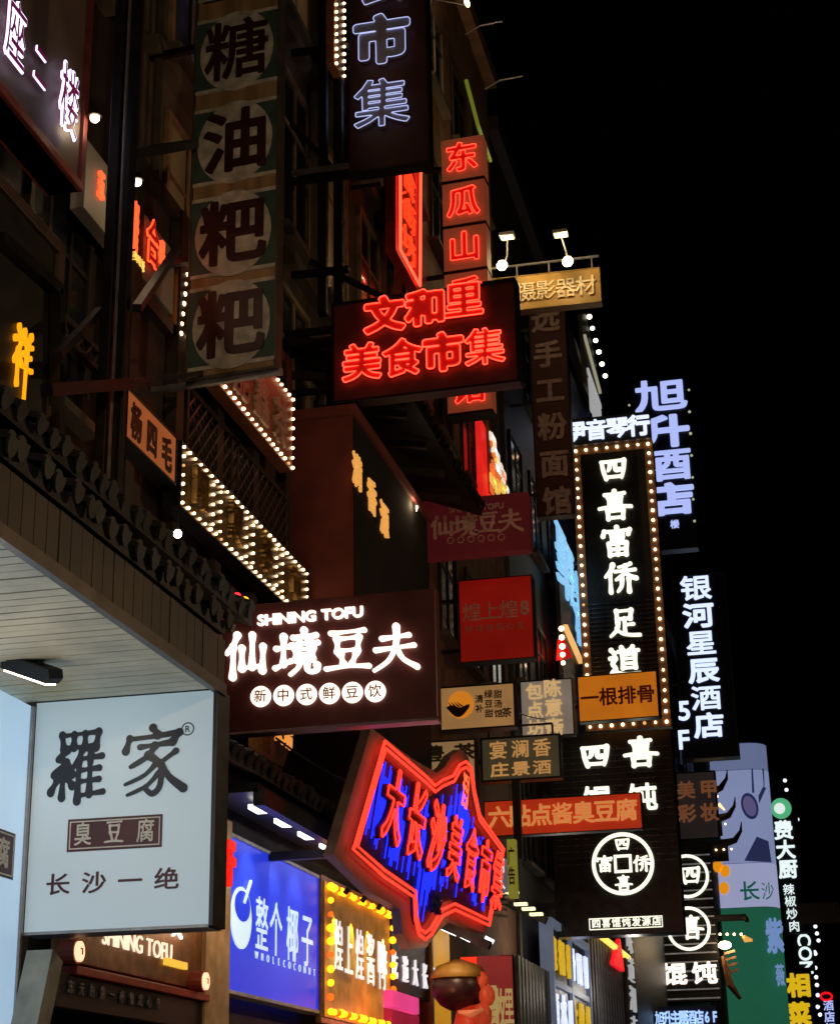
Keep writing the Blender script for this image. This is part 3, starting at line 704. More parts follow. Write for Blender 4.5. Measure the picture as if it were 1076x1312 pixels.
# ================================================================== SIGNS ACROSS THE PAVEMENT
# wooden hanging sign
TW = mat('ochre_board', (.3, .2, .1), .6, 0, .35, 2.5, .2, True)
TG = mat('green_band', (.04, .085, .07), .6, 0, .3, 4, .1)
TC = mat('worn_white_disc', (.5, .49, .43), .6, 0, .35, 8, .1, stain=(.3, .27, .2))
TR = mat('dark_red_letter', (.04, .012, .011), .45, 0, .3, 6, .1)
S = perp('wooden_hanging_sign', 'tall ochre hanging sign with dark red characters on worn white discs over green bands', 250, 358, -140, 478, YT, rz=R(-4.5))
S.box('panel', TW, .1); S.frame(mat('sign_edge', (.09, .075, .06), .5, .3), .025, .13, .015)
for i, ch in enumerate('赚糖油粑粑'):
    py = -52 + 116.4 * i
    cx, cy = S.fx(304, py + 1)
    hh = .36
    MB().box(.0, S.w, cy - hh - .035, cy - hh, .0, .012).build('white_stripe', TC, S.root)
    MB().box(.0, S.w, cy + hh, cy + hh + .035, .0, .012).build('white_stripe', TC, S.root)
    MB().box(.0, S.w, cy - hh, cy + hh, .0, .008).build('green_band', TG, S.root)
    r = .36
    MB().prism([(S.w / 2 + r * math.cos(a / 28 * 6.2832), cy + r * 1.17 * math.sin(a / 28 * 6.2832)) for a in range(28)], .004, .016).build('disc', TC, S.root)
    S.text(ch, S.w / 2, cy, .66, TR, wt=.028, dep=.012, sx=.98, z=.012)
    MB().box(.05, S.w - .05, cy + .585, cy + .625, -.01, .004).build('slot', BLACK, S.root)
MB().bar((-1.6, -.04, -.05), (S.w + .05, -.04, -.05), .025).build('ledge', GREYM, S.root)
for y in (1.2, 3.4, 5.4): S.arm(y, -.8)
# large red box behind it running back
# market sign with grey neon-outlined characters
S = perp('market_sign', 'tall dark maroon sign with grey characters outlined in white neon', 447, 545, -150, 214, 18)
S.box('panel', mat('deep_maroon', (.07, .02, .016), .5, 0, .3, 3, .1), .16); S.frame(BLACK, .03, .2, .02)
GREYL = mat('grey_letter', (.24, .23, .27), .45, .1, .15, 5, .1)
CN = emit('pale_blue_neon', (190, 200, 255), .95)
for ch, py in (('美', -93), ('食', -20), ('市', 56), ('集', 137)):
    cx, cy = S.fx(491, py)
    S.text(ch, cx, cy, .70, GREYL, wt=.055, dep=.06, sx=1.02, z=.01)
    S.text(ch, cx, cy, .70, CN, wt=.06, kind='neon', tube=.009, z=.085, sx=1.02, name='neon_outline')
for y in (.1, 1.8): S.arm(y)
fr = thing('scaffold', 'black steel scaffold with diagonal braces left of the grey neon sign', 'frame', (0, 0, 0))
for px in (414, 434):
    q = P(px, 250, y=17.2); MB().box(q[0] - .05, q[0] + .05, 17.15, 17.25, 10.4, 18).build('post', BLACK, fr)
for py in (60, 225, 345, 420):
    MB().bar(P(374, py + 8, y=17.3), P(447, py, y=17.3), .035).build('cross_bar', BLACK, fr)
MB().bar(P(374, 160, y=17.2), P(440, 230, y=17.2), .03).build('brace', BLACK, fr)
MB().bar(P(374, 222, y=17.0), P(447, 212, y=17.0), .025).build('rail', GREYM, fr)
MB().bar(P(398, 335, y=17.3), P(500, 385, y=17.3), .03).build('brace', BLACK, fr)
# bulb garland sign seen edge on
S = para('edge_bulb_sign', 'narrow bulb covered sign seen edge on left of the grey neon sign', 428, 441, -60, 80, -4.7)
S.box('panel', mat('orange_board', (.42, .17, .05), .5), .1)
pts = []
for k in range(15): pts += [(S.w * .12, S.h * (k + .2) / 15), (S.w * .88, S.h * (k + .7) / 15)]
S.bulbs(pts, .02, WARM_B)
# red vertical neon sign along the street
S = para('red_vertical_neon', 'narrow red neon sign seen at a sharp angle behind the red market sign', 507, 537, 150, 320, -5.1)
pts = [S.fx(*q) for q in ((507, 320), (535, 372), (537, 150), (507, 150))]
REDB = mat('red_board', (.5, .035, .02), .45, 0, .15, 3, .05)
MB().prism(pts, -.15, 0).build('panel', REDB, S.root)
for ins in (.05,):
    cx = sum(p[0] for p in pts) / 4; cy = sum(p[1] for p in pts) / 4
    MB().tube([(p[0] + (cx - p[0]) * .1, p[1] + (cy - p[1]) * .03, .05) for p in pts], .022, 6, True).build('neon_outline', RED_N, S.root)
for k, ch in enumerate('美食街坊'):
    S.at(ch, 522, 190 + k * 42, 38, emit('orange_red_neon', (255, 62, 26), 1.3), wt=-.012, sx=1.7, dep=.04)
# stacked light boxes 东瓜山
BX = emit('dim_orange_box', (108, 48, 28), .8, .15, 2, (.35, .16, .09))
S = perp('stacked_box_sign', 'column of dim orange boxes with red neon characters beside the film shop sign', 569, 625, 175, 530, 25, rz=R(-3))
n = 6; bh = S.h / n
for i, ch in enumerate('东瓜山香辣馆'):
    cy = S.h - (i + .5) * bh
    S.box('light_box', BX, .3, x0=0, x1=S.w, y0=cy - bh / 2 + .025, y1=cy + bh / 2 - .025)
    S.text(ch, S.w / 2, cy, .56, RED_D, wt=.02, dep=.02, z=.004)
    S.text(ch, S.w / 2, cy, .56, RED_N, wt=.03, kind='neon', tube=.011, z=.04, name='neon_outline')
    MB().box(-.01, S.w + .01, cy - bh / 2 - .02, cy - bh / 2 + .02, -.32, .02).build('divider', BLACK, S.root)
for y in (.5, 2.5, 4.5): S.arm(y)
# red market sign
S = perp('red_neon_market_sign', 'wide black sign with two rows of glowing red neon characters', 428, 662, 378, 502, 17.0, rz=R(-1.5))
S.box('panel', mat('black_red_board', (.13, .025, .022), .5, 0, .3, 3, .15), .16); S.frame(BLACK, .03, .2, .02)
for ch, px, py in (('文', 494, 406), ('和', 545, 397), ('里', 595, 387)):
    cx, cy = S.fx(px, py); sz = .43
    S.text(ch, cx, cy, sz, RED_D, wt=.055, dep=.03, sx=1.05, z=.01); S.text(ch, cx, cy, sz, RED_N, wt=.06, kind='neon', tube=.017, z=.05, sx=1.05, name='neon_outline')
for ch, px, py in (('美', 465, 467), ('食', 517, 461), ('市', 569, 454), ('集', 622, 447)):
    cx, cy = S.fx(px, py); sz = .45
    S.text(ch, cx, cy, sz, RED_D, wt=.055, dep=.03, sx=1.0, z=.01); S.text(ch, cx, cy, sz, RED_N, wt=.06, kind='neon', tube=.017, z=.05, sx=1.0, name='neon_outline')
for y in (.2, .8): S.arm(y)
S.box('notch_frame', BLACK, .05, x0=S.w - .35, x1=S.w + .02, y0=S.h + .02, y1=S.h + .06)
# film equipment sign with flood lights
S = perp('film_equipment_sign', 'ochre board with pale characters lit from above by two flood lights', 628, 768, 350, 392, 29, rz=R(1.5))
S.box('panel', mat('mustard_board', (.42, .25, .06), .55, 0, .2, 2.5, .1), .2); S.frame(mat('brass_edge', (.3, .2, .08), .4, .5), .02, .24, .012)
S.at('摄影器材', 712, 371, 26, mat('pale_gold_letter', (.75, .6, .38), .5), wt=.01, sx=.95, step=.37, dep=.03)
S.at('时光', 646, 376, 14, mat('pale_gold_letter', (.75, .6, .38), .5), wt=.01, sx=.95, dep=.03)
MB().bar((0, S.h + .28, -.1), (S.w, S.h + .3, -.1), .018).build('rail', GREYM, S.root)
for x in (.5, 1.1, 1.9): MB().bar((x, S.h, -.1), (x, S.h + .29, -.1), .014).build('rail_post', GREYM, S.root)
for px, py, hx, hy in ((643, 340, 650, 303), (727, 335, 718, 300)):
    q = P(px, py, y=28.6)
    L = thing('flood_lamp', 'bright warm flood lamp %s of the ochre film sign' % ('above the left end' if px < 700 else 'above the middle right'), 'lamp', tuple(q), group='flood lamps over the ochre sign')
    top = P(hx, hy, y=28.2) - q
    MB().tube([(0, .1, 0), (top[0] * .5, .05, top[2] * .6), tuple(top)], .016).build('arm', GREYM, L)
    MB().box(top[0] - .13, top[0] + .13, top[1] - .12, top[1] + .1, top[2] - .02, top[2] + .04).build('hood', GREYM, L)
    MB().box(top[0] - .11, top[0] + .11, top[1] - .1, top[1] + .08, top[2] - .03, top[2] - .022).build('hood_lamp', emit('hood_glow', (255, 240, 190), 1.2), L)
    MB().ball((0, 0, 0), .105, 1, .7, 1).build('bulb', emit('flood_bulb', (255, 232, 170), 10), L, True)
    lamp('POINT', (q[0], q[1] - .25, q[2] + .02), 28, (1, .72, .35), None, .08, 'flood_lamp_light')
# dim red vertical sign
S = perp('dim_noodle_sign', 'tall dim red sign with unlit grey characters below the ochre board', 683, 729, 392, 660, 33)
S.box('panel', mat('dim_red_board', (.12, .03, .025), .5, 0, .25, 3, .1), .25); S.frame(BLACK, .02, .28, .01)
S.at('远手工粉面馆', 706, 524, 35, mat('dull_letter', (.7, .52, .46), .5), vertical=True, step=.81, wt=.03, dep=.03, dy=.012)
for y in (.5, 2.5, 4.2): S.arm(y)
# unlit red repeat of the tofu sign
S = perp('unlit_tofu_sign', 'unlit dark red sign with faded brush characters above the bright red square sign', 541, 678, 636, 710, 23)
S.box('panel', emit('faint_red_glow', (60, 10, 14), .7, .2, 1.5, (.1, .02, .02)), .22, bevel=.01)  # unlit board; a faint glow stands in for light falling on it
FD = mat('faded_letter', (.85, .55, .48), .6)
S.line('SHINING TOFU', *S.fx(610, 651), .12, FD, .02, .02)
S.at('仙境豆夫', 610, 672, 28, FD, br=13, step=.325, sx=1.05, dep=.02)
for k in range(6):
    cx, cy = S.fx(577 + k * 13, 692.5 - k * .9)
    MB().tube([(cx + .045 * math.cos(a / 12 * 6.283), cy + .045 * math.sin(a / 12 * 6.283), .004) for a in range(12)], .008, 4, True).build('disc', FD, S.root)
S.arm(.15); S.arm(.7)
# bright red square sign
S = perp('red_square_sign', 'red square sign with painted-in glow and thin characters hanging in mid street', 589, 682, 741, 845, 25.5)
S.box('panel', emit('red_board_glow', (132, 14, 8), .5, .35, .9, (.4, .03, .02)), .25); S.frame(BLACK, .015, .28, .01)  # reflective board; the ambient light on it is put in as emission
S.at('煌上煌', 628, 783, 25, mat('grey_pink_letter', (.8, .58, .5), .5), step=.29, wt=.0, dep=.02)
S.at('8', 672, 779, 24, mat('grey_pink_letter', (.8, .58, .5), .5), dep=.02)
S.at('好味有包心走', 634, 804, 10, mat('grey_pink_letter2', (.65, .38, .32), .5), step=.16, wt=.0, dep=.02)
for y in (.2, 1.0): S.arm(y)
# main tofu sign
S = perp('glowing_tofu_sign', 'large maroon sign with glowing white brush characters and a row of white discs', 268, 560, 767, 930, 14.4, rz=R(-.8))
S.box('panel', MAROON, .16, bevel=.01); S.box('bottom_edge', mat('mauve_edge', (.25, .16, .18), .4), .17, z=.005, y0=-.025, y1=-.001)
S.line('SHINING TOFU', *S.fx(398, 790), .132, WHITE_L, .03, .03, sx=1.12)
for ch, px, py in (('仙', 317, 841), ('境', 381, 838), ('豆', 446, 835), ('夫', 507, 832)):
    S.at(ch, px, py, 56, WHITE_L, br=12, wob=.9, sx=1.0, dep=.035)
ORI = mat('orange_ink', (.5, .16, .04), .5)
for k, ch in enumerate('新中式鲜豆饮'):
    cx, cy = S.fx(335 + k * 29.3, 893 - k * 1.3)
    MB().prism([(cx + .092 * math.cos(a / 24 * 6.2832), cy + .092 * math.sin(a / 24 * 6.2832)) for a in range(24)], .002, .03).build('disc', WHITE_L, S.root)
    S.text(ch, cx, cy, .12, ORI, wt=.01, dep=.004, z=.031)
for y in (.25, 1.0): S.arm(y)
# cluster of small light boxes
S = perp('bowl_sign', 'cream light box with an orange disc and dark bowl drawing', 565, 658, 879, 932, 24.0)
S.box('panel', emit('cream_box', (165, 122, 72), .6, .18, 2, (.5, .36, .22)), .2); S.frame(BLACK, .025, .24, .01)
cx, cy = S.fx(590, 903)
MB().prism([(cx + .19 * math.cos(a / 24 * 6.2832), cy + .2 * math.sin(a / 24 * 6.2832)) for a in range(24)], .001, .006).build('orange_disc', emit('orange_disc', (200, 120, 30), .9), S.root)
BI = mat('brown_black_ink', (.03, .012, .008), .5)
MB().prism([(cx - .2 + .33 * t / 8, cy - .02 + .02 * math.sin(t)) for t in range(9)][::-1] + [(cx - .2 + .33 * t / 8, cy - .04 - .14 * math.sin(math.pi * t / 8)) for t in range(0, 9)], .006, .012).build('bowl_print', BI, S.root)
for k in range(4): MB().prism([(cx - .14 + k * .05, cy - .03), (cx - .1 + k * .05, cy - .03), (cx - .19 + k * .04, cy + .06)], .006, .01).build('leaf_print', BI, S.root)
for k, t in enumerate(('清补', '绿豆甜', '甜汤馆')): S.at(t, 614 + k * 12, 902, 11, BI, vertical=True, step=.14, dep=.006)
S.at('茶', 649, 913, 13, BI, dep=.006)
S.arm(.3)
S = perp('pale_menu_sign', 'pale grey light box with two columns of cream characters', 668, 733, 872, 942, 31)
S.box('panel', emit('pale_box', (118, 108, 98), .8, .25, 1.2, (.35, .33, .3)), .2); S.frame(BLACK, .02, .24, .01)
CR = emit('cream_letter', (215, 178, 120), .75)
S.at('陈意斋', 709, 907, 24, CR, vertical=True, step=.36, wt=.02, dep=.02); S.at('包点坊', 685, 910, 22, CR, vertical=True, step=.34, wt=.02, dep=.02)
S.arm(.3)
S = perp('orange_rib_sign', 'orange light box with red brush characters over the bulb bordered sign', 741, 842, 864, 921, 33, rz=R(-1.5))
S.box('panel', emit('orange_box', (182, 98, 16), .85, .15, 1.5, (.5, .28, .06)), .22, bevel=.02); S.frame(BLACK, .02, .24, .008)
S.at('一根排骨', 791, 892, 24, mat('red_ink', (.3, .02, .01), .5), wt=.02, sx=1, step=.36, dep=.015)
S.arm(.3)
S = perp('wine_house_sign', 'dark green framed light box with two rows of gold characters', 618, 716, 945, 997, 26.4)
S.box('panel', emit('olive_box', (52, 48, 34), .8, .3, 1.5, (.1, .09, .06)), .2); S.frame(BLACK, .03, .24, .01)
GO = emit('gold_letter_lit', (190, 140, 80), .72)
S.at('宴澜香', 666, 960, 24, GO, step=.34, wt=.01, dep=.02); S.at('庄景酒', 667, 985, 19, GO, step=.33, wt=.02, sx=1.3, dep=.02)
MB().bar((.1, S.h + .03, -.05), (.1, S.h + .2, -.05), .015).bar((1.1, S.h + .03, -.05), (1.1, S.h + .2, -.05), .015).bar((.1, S.h + .2, -.05), (1.1, S.h + .2, -.05), .015).build('lifting_frame', BLACK, S.root)
S.arm(.3)
q = P(661, 1000, y=26.3)
xx = q[0] - S.root.location.x; MB().box(xx - .06, xx + .06, -1.25, -.03, .06, .16).build('drop_post', BLACK, S.root)
S = perp('small_cream_sign', 'small cream light box with green brush print behind the neon food street sign', 548, 608, 950, 1020, 22.5)
S.box('panel', emit('cream_box2', (128, 100, 66), .8, .2, 2, (.4, .3, .2)), .18); S.frame(BLACK, .02, .2, .01)
S.at('豊茶', 576, 965, 22, mat('olive_ink', (.06, .06, .03), .5), step=.42, wt=.03, sx=1.3, dep=.01)
S.arm(.3)
S = perp('red_banner_sign', 'long red light box with cream characters in front of the black coin sign', 621, 821, 1022, 1066, 27.3)
S.box('panel', emit('red_banner_box', (150, 34, 12), .95, .2, 1.2, (.45, .08, .03)), .2); S.frame(BLACK, .015, .22, .008)
CR2 = emit('cream_letter2', (205, 130, 70), .85)
S.at('六點点酱臭豆腐', 720, 1043, 29, CR2, step=.335, wt=.025, dep=.02)
S.arm(.2)
# 四喜 hanging sign with bulb border
SB = mat('black_slat_board', (.022, .018, .014), .35, .2, .3, 6)
BORD = mat('brown_border', (.24, .12, .05), .5)
S = perp('bulb_border_sign', 'tall black sign with pale brush characters framed by a border of warm bulbs', 741, 848, 568, 935, 38.5)
S.box('panel', SB, .3)
t = .2
MB().box(0, S.w, S.h - t, S.h, .002, .03).box(0, S.w, 0, t, .002, .03).box(0, t, t, S.h - t, .002, .03).box(S.w - t, S.w, t, S.h - t, .002, .03).build('border', BORD, S.root)
slm = MB().box(0, S.w - 2 * t - .04, 0, .03, 0, .03).mesh('slat', mat('slat_steel', (.12, .11, .1), .25, .8, .4, 20))
for k in range(26): inst('slat', slm, S.root, (t + .02, .3 + k * .105, .002))
S.bulbs(S.rim(.1, .24), .036, WARM_B, .06)
for ch, px, py in (('四', 785, 604), ('喜', 788, 650), ('富', 791, 696), ('侨', 795, 742), ('足', 799, 800), ('道', 800, 849)):
    S.at(ch, px, py, 38 if ch != '四' else 36, CREAM_L, br=13.5, sx=1.05, dep=.05, z=.035, wob=.35)
for y in (1, 4, 6.5): S.arm(y)
# instrument shop characters above it
S = perp('instrument_sign', 'row of white block characters on top of the bulb bordered sign', 727, 833, 532, 566, 38.3)
S.box('panel', DARK, .25); 
S.at('伊音琴行', 777, 550, 27, COOL_L, step=.5, wt=.04, dep=.04)
S.arm(.3)
# hotel signs
BLUEW = emit('blue_white_led', (178, 192, 255), .95)
S = perp('blue_hotel_sign', 'large blue white hotel characters high at the right of the bulb sign', 812, 886, 486, 705, 56)
S.box('panel', mat('black_hotel_board', (.012, .012, .018), .4), .5); 
S.at('旭升酒店', 0, 0, 1, BLUEW) if False else None
for ch, py in (('旭', 508), ('升', 554), ('酒', 597), ('店', 641)):
    S.at(ch, 846 + (py - 508) * .075, py, 42, BLUEW, wt=.04, sx=1.5, dep=.08)
S.at('楼', 864, 672, 11, BLUEW, wt=.02, dep=.05)
S.bulbs([S.fx(882 + k * 1.2, 500 + k * 28) for k in range(7)] + [S.fx(806, 520)], .05, emit('dim_green_bulb', (180, 190, 150), .8))
S.arm(3, r=.1); S.arm(1, r=.1)
S = perp('star_hotel_sign', 'tall black sign with white hotel characters at the right skyline', 868, 936, 737, 970, 66)
S.box('panel', mat('black_hotel_board', (.012, .012, .018), .4), .6); S.frame(mat('thin_edge', (.12, .12, .13), .4, .6), .05, .7, .03)
HW = emit('hotel_white', (205, 218, 255), 1.3)
for i, ch in enumerate('银河星辰酒店'):
    S.at(ch, 891 + i * 3.3, 754 + i * 35.2, 33, HW, wt=.03, sx=1.18, dep=.06)
S.at('5', 876, 911, 34, HW, wt=.02, dep=.06, sx=1); S.at('F', 876, 948, 34, HW, wt=.02, dep=.06, sx=1)
S.arm(3, r=.12); S.arm(1, r=.12)
# coin sign
S = perp('coin_sign', 'big black sign with a white coin emblem and pale brush characters', 707, 868, 938, 1198, 34)
S.box('panel', mat('gloss_black_board', (.01, .01, .01), .3), .5)
slm = MB().box(0, S.w - .1, 0, .022, 0, .02).mesh('slat', mat('slat_steel', (.12, .11, .1), .25, .8, .4, 20))
for k in range(12): inst('slat', slm, S.root, (.05, S.h - .35 - k * .12, .002))
for k in range(6): inst('slat', slm, S.root, (.05, S.h - 1.95 - k * .12, .002))
for ch, px, py in (('四', 762, 971), ('喜', 821, 966)): S.at(ch, px, py, 38, CREAM_L, br=14.5, sx=1.12, dep=.05, z=.03)
S.at('馄饨', 794, 1024, 36, CREAM_L, step=.88, wt=.04, dep=.05, z=.03, sx=1.05)
cx, cy = S.fx(798, 1107); r = S.fx(838, 1107)[0] - cx
n = 48; b = MB(); i0 = 0
for rr in (r, r - .07):
    for zz in (.03, .07): b.v += [(cx + rr * math.cos(a / n * 6.28318), cy + rr * math.sin(a / n * 6.28318), zz) for a in range(n)]
for a in range(n):
    c = (a + 1) % n
    b.f += [(n + a, n + c, 3*n + c, 3*n + a), (a, c, n + c, n + a), (2*n + a, 3*n + a, 3*n + c, 2*n + c), (a, 2*n + a, 2*n + c, c)]
b.build('coin_ring', CREAM_L, S.root)
logo_frame(S, cx - .17, cx + .17, cy - .17, cy + .17, CREAM_L, .05, .03, .07, 'coin_square')
for ch, px, py in (('四', 797, 1083), ('喜', 799, 1133), ('富', 775, 1108), ('侨', 822, 1107)): S.at(ch, px, py, 20, CREAM_L, br=13, dep=.04, z=.03, sx=1.1)
xa, ya = S.fx(755, 1192); xb, yb = S.fx(848, 1173)
logo_frame(S, xa, xb, ya, yb, CREAM_L, .016, .01, .03)
S.at('四喜馄饨发源店', 802, 1182, 12, CREAM_L, step=(xb - xa) / 7.3, wt=.02, dep=.03)
for y in (.6, 3.3): S.arm(y, r=.06)
# farther coin sign
S = perp('far_coin_sign', 'second black coin emblem sign partly hidden behind the big coin sign', 838, 917, 1078, 1284, 60)
S.box('panel', mat('gloss_black_board', (.01, .01, .01), .3), .5)
slm = MB().box(0, S.w - .1, 0, .045, 0, .04).mesh('slat', emit('faint_led_slat', (120, 118, 118), .45, .6, 3))
for k in range(17): inst('slat', slm, S.root, (.05, S.h - .5 - k * .29, .002))
for px, py, ch in ((880, 1123, '四'), (882, 1190, '喜')):
    cx, cy = S.fx(px, py); r = S.fx(px + 26, py)[0] - cx
    MB().tube([(cx + r * math.cos(a / 32 * 6.283), cy + r * math.sin(a / 32 * 6.283), .08) for a in range(32)], .055, 5, True).build('coin_ring', CREAM_L, S.root)
    S.at(ch, px + 4, py, 30, CREAM_L, br=13, dep=.05, z=.05)
S.at('馄饨', 883, 1248, 29, WHITE_L, step=.98, wt=.05, dep=.05, z=.05, sx=1.15)
S.arm(1, r=.1)
S = perp('blue_text_hotel_sign', 'small sign with pale blue hotel lettering at the bottom right', 843, 918, 1289, 1320, 55)
S.box('panel', mat('navy_board', (.02, .03, .08), .4), .4)
S.at('旭升主题酒店6F', 880, 1304, 19, emit('sky_led', (170, 205, 255), 1.1), step=.235, wt=.03, dep=.05, sx=.66)
# nail shop sign
S = perp('nail_shop_sign', 'dim grey sign with faint brown characters below the white hotel sign', 869, 917, 990, 1074, 64)
S.box('panel', emit('dim_grey_box', (34, 28, 27), .8, .2, 1, (.06, .05, .05)), .4); S.frame(BLACK, .05, .45, .03)
BR = emit('brown_letter', (118, 72, 45), .7)
S.at('美甲', 893, 1012, 24, BR, step=.82, wt=.03, dep=.05); S.at('彩妆', 894, 1042, 24, BR, step=.82, wt=.03, dep=.05)

# ================================================================== FAR BILLBOARD, FAR SIGNS
YB = 88
a = P(918, 1100, y=YB); c = P(991, 1100, y=YB); zt = P(960, 950, y=YB)[2]
bb = thing('billboard_building', 'round cornered building wrapped in a white and green billboard', 'building', (a[0], YB, 0))
W_ = c[0] - a[0]; rr = 1.0
plan = [(-3.5, 0), (W_ - rr, 0)] + [(W_ - rr + rr * math.sin(t * R(15)), rr - rr * math.cos(t * R(15))) for t in range(1, 7)] + [(W_, 1.6), (-3.5, 1.6)]
MB().prism(plan, 0, zt).build('wall', mat('pale_wall', (.3, .3, .34), .6), bb)
def wrap(z0, z1, m, off, name, x0=0):
    pl_ = [(x0, -off), (W_ - rr, -off)] + [(W_ - rr + (rr + off) * math.sin(t * R(15)), rr - (rr + off) * math.cos(t * R(15))) for t in range(1, 7)]
    inner = [(W_ - rr + (rr + .001) * math.sin(t * R(15)), rr - (rr + .001) * math.cos(t * R(15))) for t in range(6, 0, -1)] + [(W_ - rr, -.001), (x0, -.001)]
    MB().prism(pl_ + inner, z0, z1).build(name, m, bb)
def zb_(py): return P(960, py, y=YB)[2]
wrap(zb_(985), zb_(952), emit('billboard_blue', (104, 114, 150), .85, .08, .2), .05, 'billboard_sheet')
wrap(zb_(1105), zb_(986), emit('billboard_pale', (124, 134, 172), .95, .08, .2), .06, 'billboard_sheet')
wrap(zb_(1162), zb_(1106), emit('billboard_white', (148, 152, 186), .95, .08, .2), .065, 'billboard_sheet')
wrap(zb_(1340), zb_(1163), emit('billboard_green', (30, 88, 66), .85, .12, .25), .07, 'billboard_sheet')
S = Sign('x', 'x', 'x', (a[0], YB - .08, 0), 0, 1, 1)
old = S.root; S.root = thing('billboard_print', 'x', 'x', (a[0], YB - .08, 0), (math.pi / 2, 0, 0)); bpy.data.objects.remove(old)
prr = S.root; prr.parent = bb; prr.location = (0, -.08, 0)
class BS(Sign):
    def __init__(s, root, loc): s.root = root; s.loc = loc
    def fx(s, px, py):
        q = P(px, py, y=YB - .08); return q[0] - a[0], q[2]
B = BS(prr, None)
for k in ('label', 'category'): del prr[k]
DG = emit('billboard_green_print', (20, 88, 74), .8); NV = emit('navy_print', (40, 46, 82), .8)
B.at('长', 960, 1142, 26, DG, wt=.02, dep=.03, sx=1.0); B.at('沙', 983, 1142, 24, DG, wt=.0, dep=.03, sx=.7)
B.at('紫', 992, 1200, 46, emit('pale_blue_letter', (120, 150, 205), .8), wt=.04, dep=.03, sx=.5)
B.at('薇', 999, 1250, 30, emit('pale_blue_letter', (120, 150, 205), .8), wt=.02, dep=.03, sx=.4)
MB().prism([B.fx(*q) for q in ((953, 1103), (988, 1105), (984, 1078), (969, 1072))], .03, .05).build('print_shape', NV, prr)
MB().prism([B.fx(960 + 11 * math.cos(t / 18 * 6.283) + 3 * math.sin(t / 18 * 6.283), 1033 + 17 * math.sin(t / 18 * 6.283)) for t in range(18)][::-1], .03, .05).build('spoon_print', NV, prr)
MB().prism([B.fx(960 + 8 * math.cos(t / 18 * 6.283) + 3 * math.sin(t / 18 * 6.283), 1033 + 13 * math.sin(t / 18 * 6.283)) for t in range(18)][::-1], .05, .06).build('spoon_bowl_print', emit('mauve_print', (95, 88, 130), .8), prr)
MB().prism([B.fx(*q) for q in ((963, 1016), (966, 1016), (964, 985), (962, 985))], .03, .05).build('spoon_handle_print', NV, prr)
MB().prism([B.fx(*q) for q in ((972, 1030), (981, 1010), (977, 1008), (971, 1020))], .03, .05).build('spoon_print', NV, prr)
MB().prism([B.fx(*q) for q in ((978, 1010), (979, 1010), (978, 985), (976, 985))], .03, .05).build('spoon_handle_print', NV, prr)
OG = emit('orange_fruit', (225, 140, 20), .95)
for px, py in ((919, 1110), (928, 1116), (927, 1138)):
    x, y = B.fx(px, py); MB().prism([(x + .24 * math.cos(t / 14 * 6.283), y + .3 * math.sin(t / 14 * 6.283)) for t in range(14)], .03, .05).build('fruit_print', OG, prr)
# pavilion eaves with little lights in front of the billboard
pv = thing('roof_ornament', 'dark upturned roof tips with small lights beside the nail shop sign', 'roof', tuple(P(915, 1060, y=70)))
for k, (px, py) in enumerate(((916, 1005), (926, 1040), (934, 1072))):
    q = P(px, py, y=70) - pv.location
    MB().tube([(-2.0, 0, q[2] - .1), (q[0] * .6, 0, q[2] - .25), (q[0] + .2, 0, q[2] - .15), (q[0] + .45, 0, q[2] + .2), (q[0] + .5, 0, q[2] + .55)], [.2, .18, .13, .07, .02], 6).build('upturned_eave', TILE, pv)
    MB().box(-2, q[0] - .1, -.05, .3, q[2] - .9, q[2] - .3).build('eave_beam', SOOT, pv)
    for j in range(3): MB().ball((q[0] - .55 + j * .3, -.1, q[2] - .5), .04).build('bulb', WARM_B, pv)
MB().tube([tuple(P(920, 1030, y=69.8) - pv.location), tuple(P(928, 1038, y=69.8) - pv.location)], [.08, .03]).build('tip_light', emit('tip_glow', (255, 210, 140), 2), pv)
# floodlit bracket in front of green panel
q = P(926, 1175, y=60)
L = thing('flood_lamp_rack', 'bronze rack with flood lamps in front of the green billboard', 'lamp', tuple(q))
f = lambda px, py: tuple(P(px, py, y=60) - q)
BZ = mat('bronze', (.22, .11, .05), .4, .6)
MB().bar(f(915, 1166), f(955, 1168), .05).bar(f(920, 1178), f(952, 1182), .04).bar(f(952, 1168), f(958, 1225), .06).bar(f(918, 1200), f(958, 1203), .06).build('rack', BLACK, L)
MB().prism([(0, 0), (.1, 0), (.28, 1.3), (0, 1.5)], -.04, .04).build('lit_panel', emit('rack_glow', (235, 170, 80), .9), L).location = f(950, 1200)
bpx = L.children[-1]; bpx.rotation_euler = (math.pi / 2, 0, 0)
for k in range(4): MB().ball(f(922 + k * 9, 1197), .045).build('bulb', WARM_B, L)
MB().box(*[v for pr_ in ((f(918, 0)[0], f(962, 0)[0]), (.1, .5), (f(0, 1228)[2], f(0, 1204)[2])) for v in pr_]).build('housing', DARK, L)
MB().ball(f(928, 1211), .17, 1.3, .7, .8).build('flood_bulb', emit('flood_bulb', (255, 232, 170), 10), L, True)
for k in range(4): MB().bar(f(927 + k * 2, 1222 + k * 8), f(941 + k * 1.5, 1218 + k * 8), .04).build('cooling_fin', BZ, L)
MB().tube([f(925, 1225), f(935, 1262), f(948, 1280)], [.1, .14, .06]).build('reflector', BZ, L)
lamp('POINT', (q[0] + .1, 59.2, P(928, 1211, y=60)[2]), 60, (1, .7, .4), None, .1, 'rack_light')
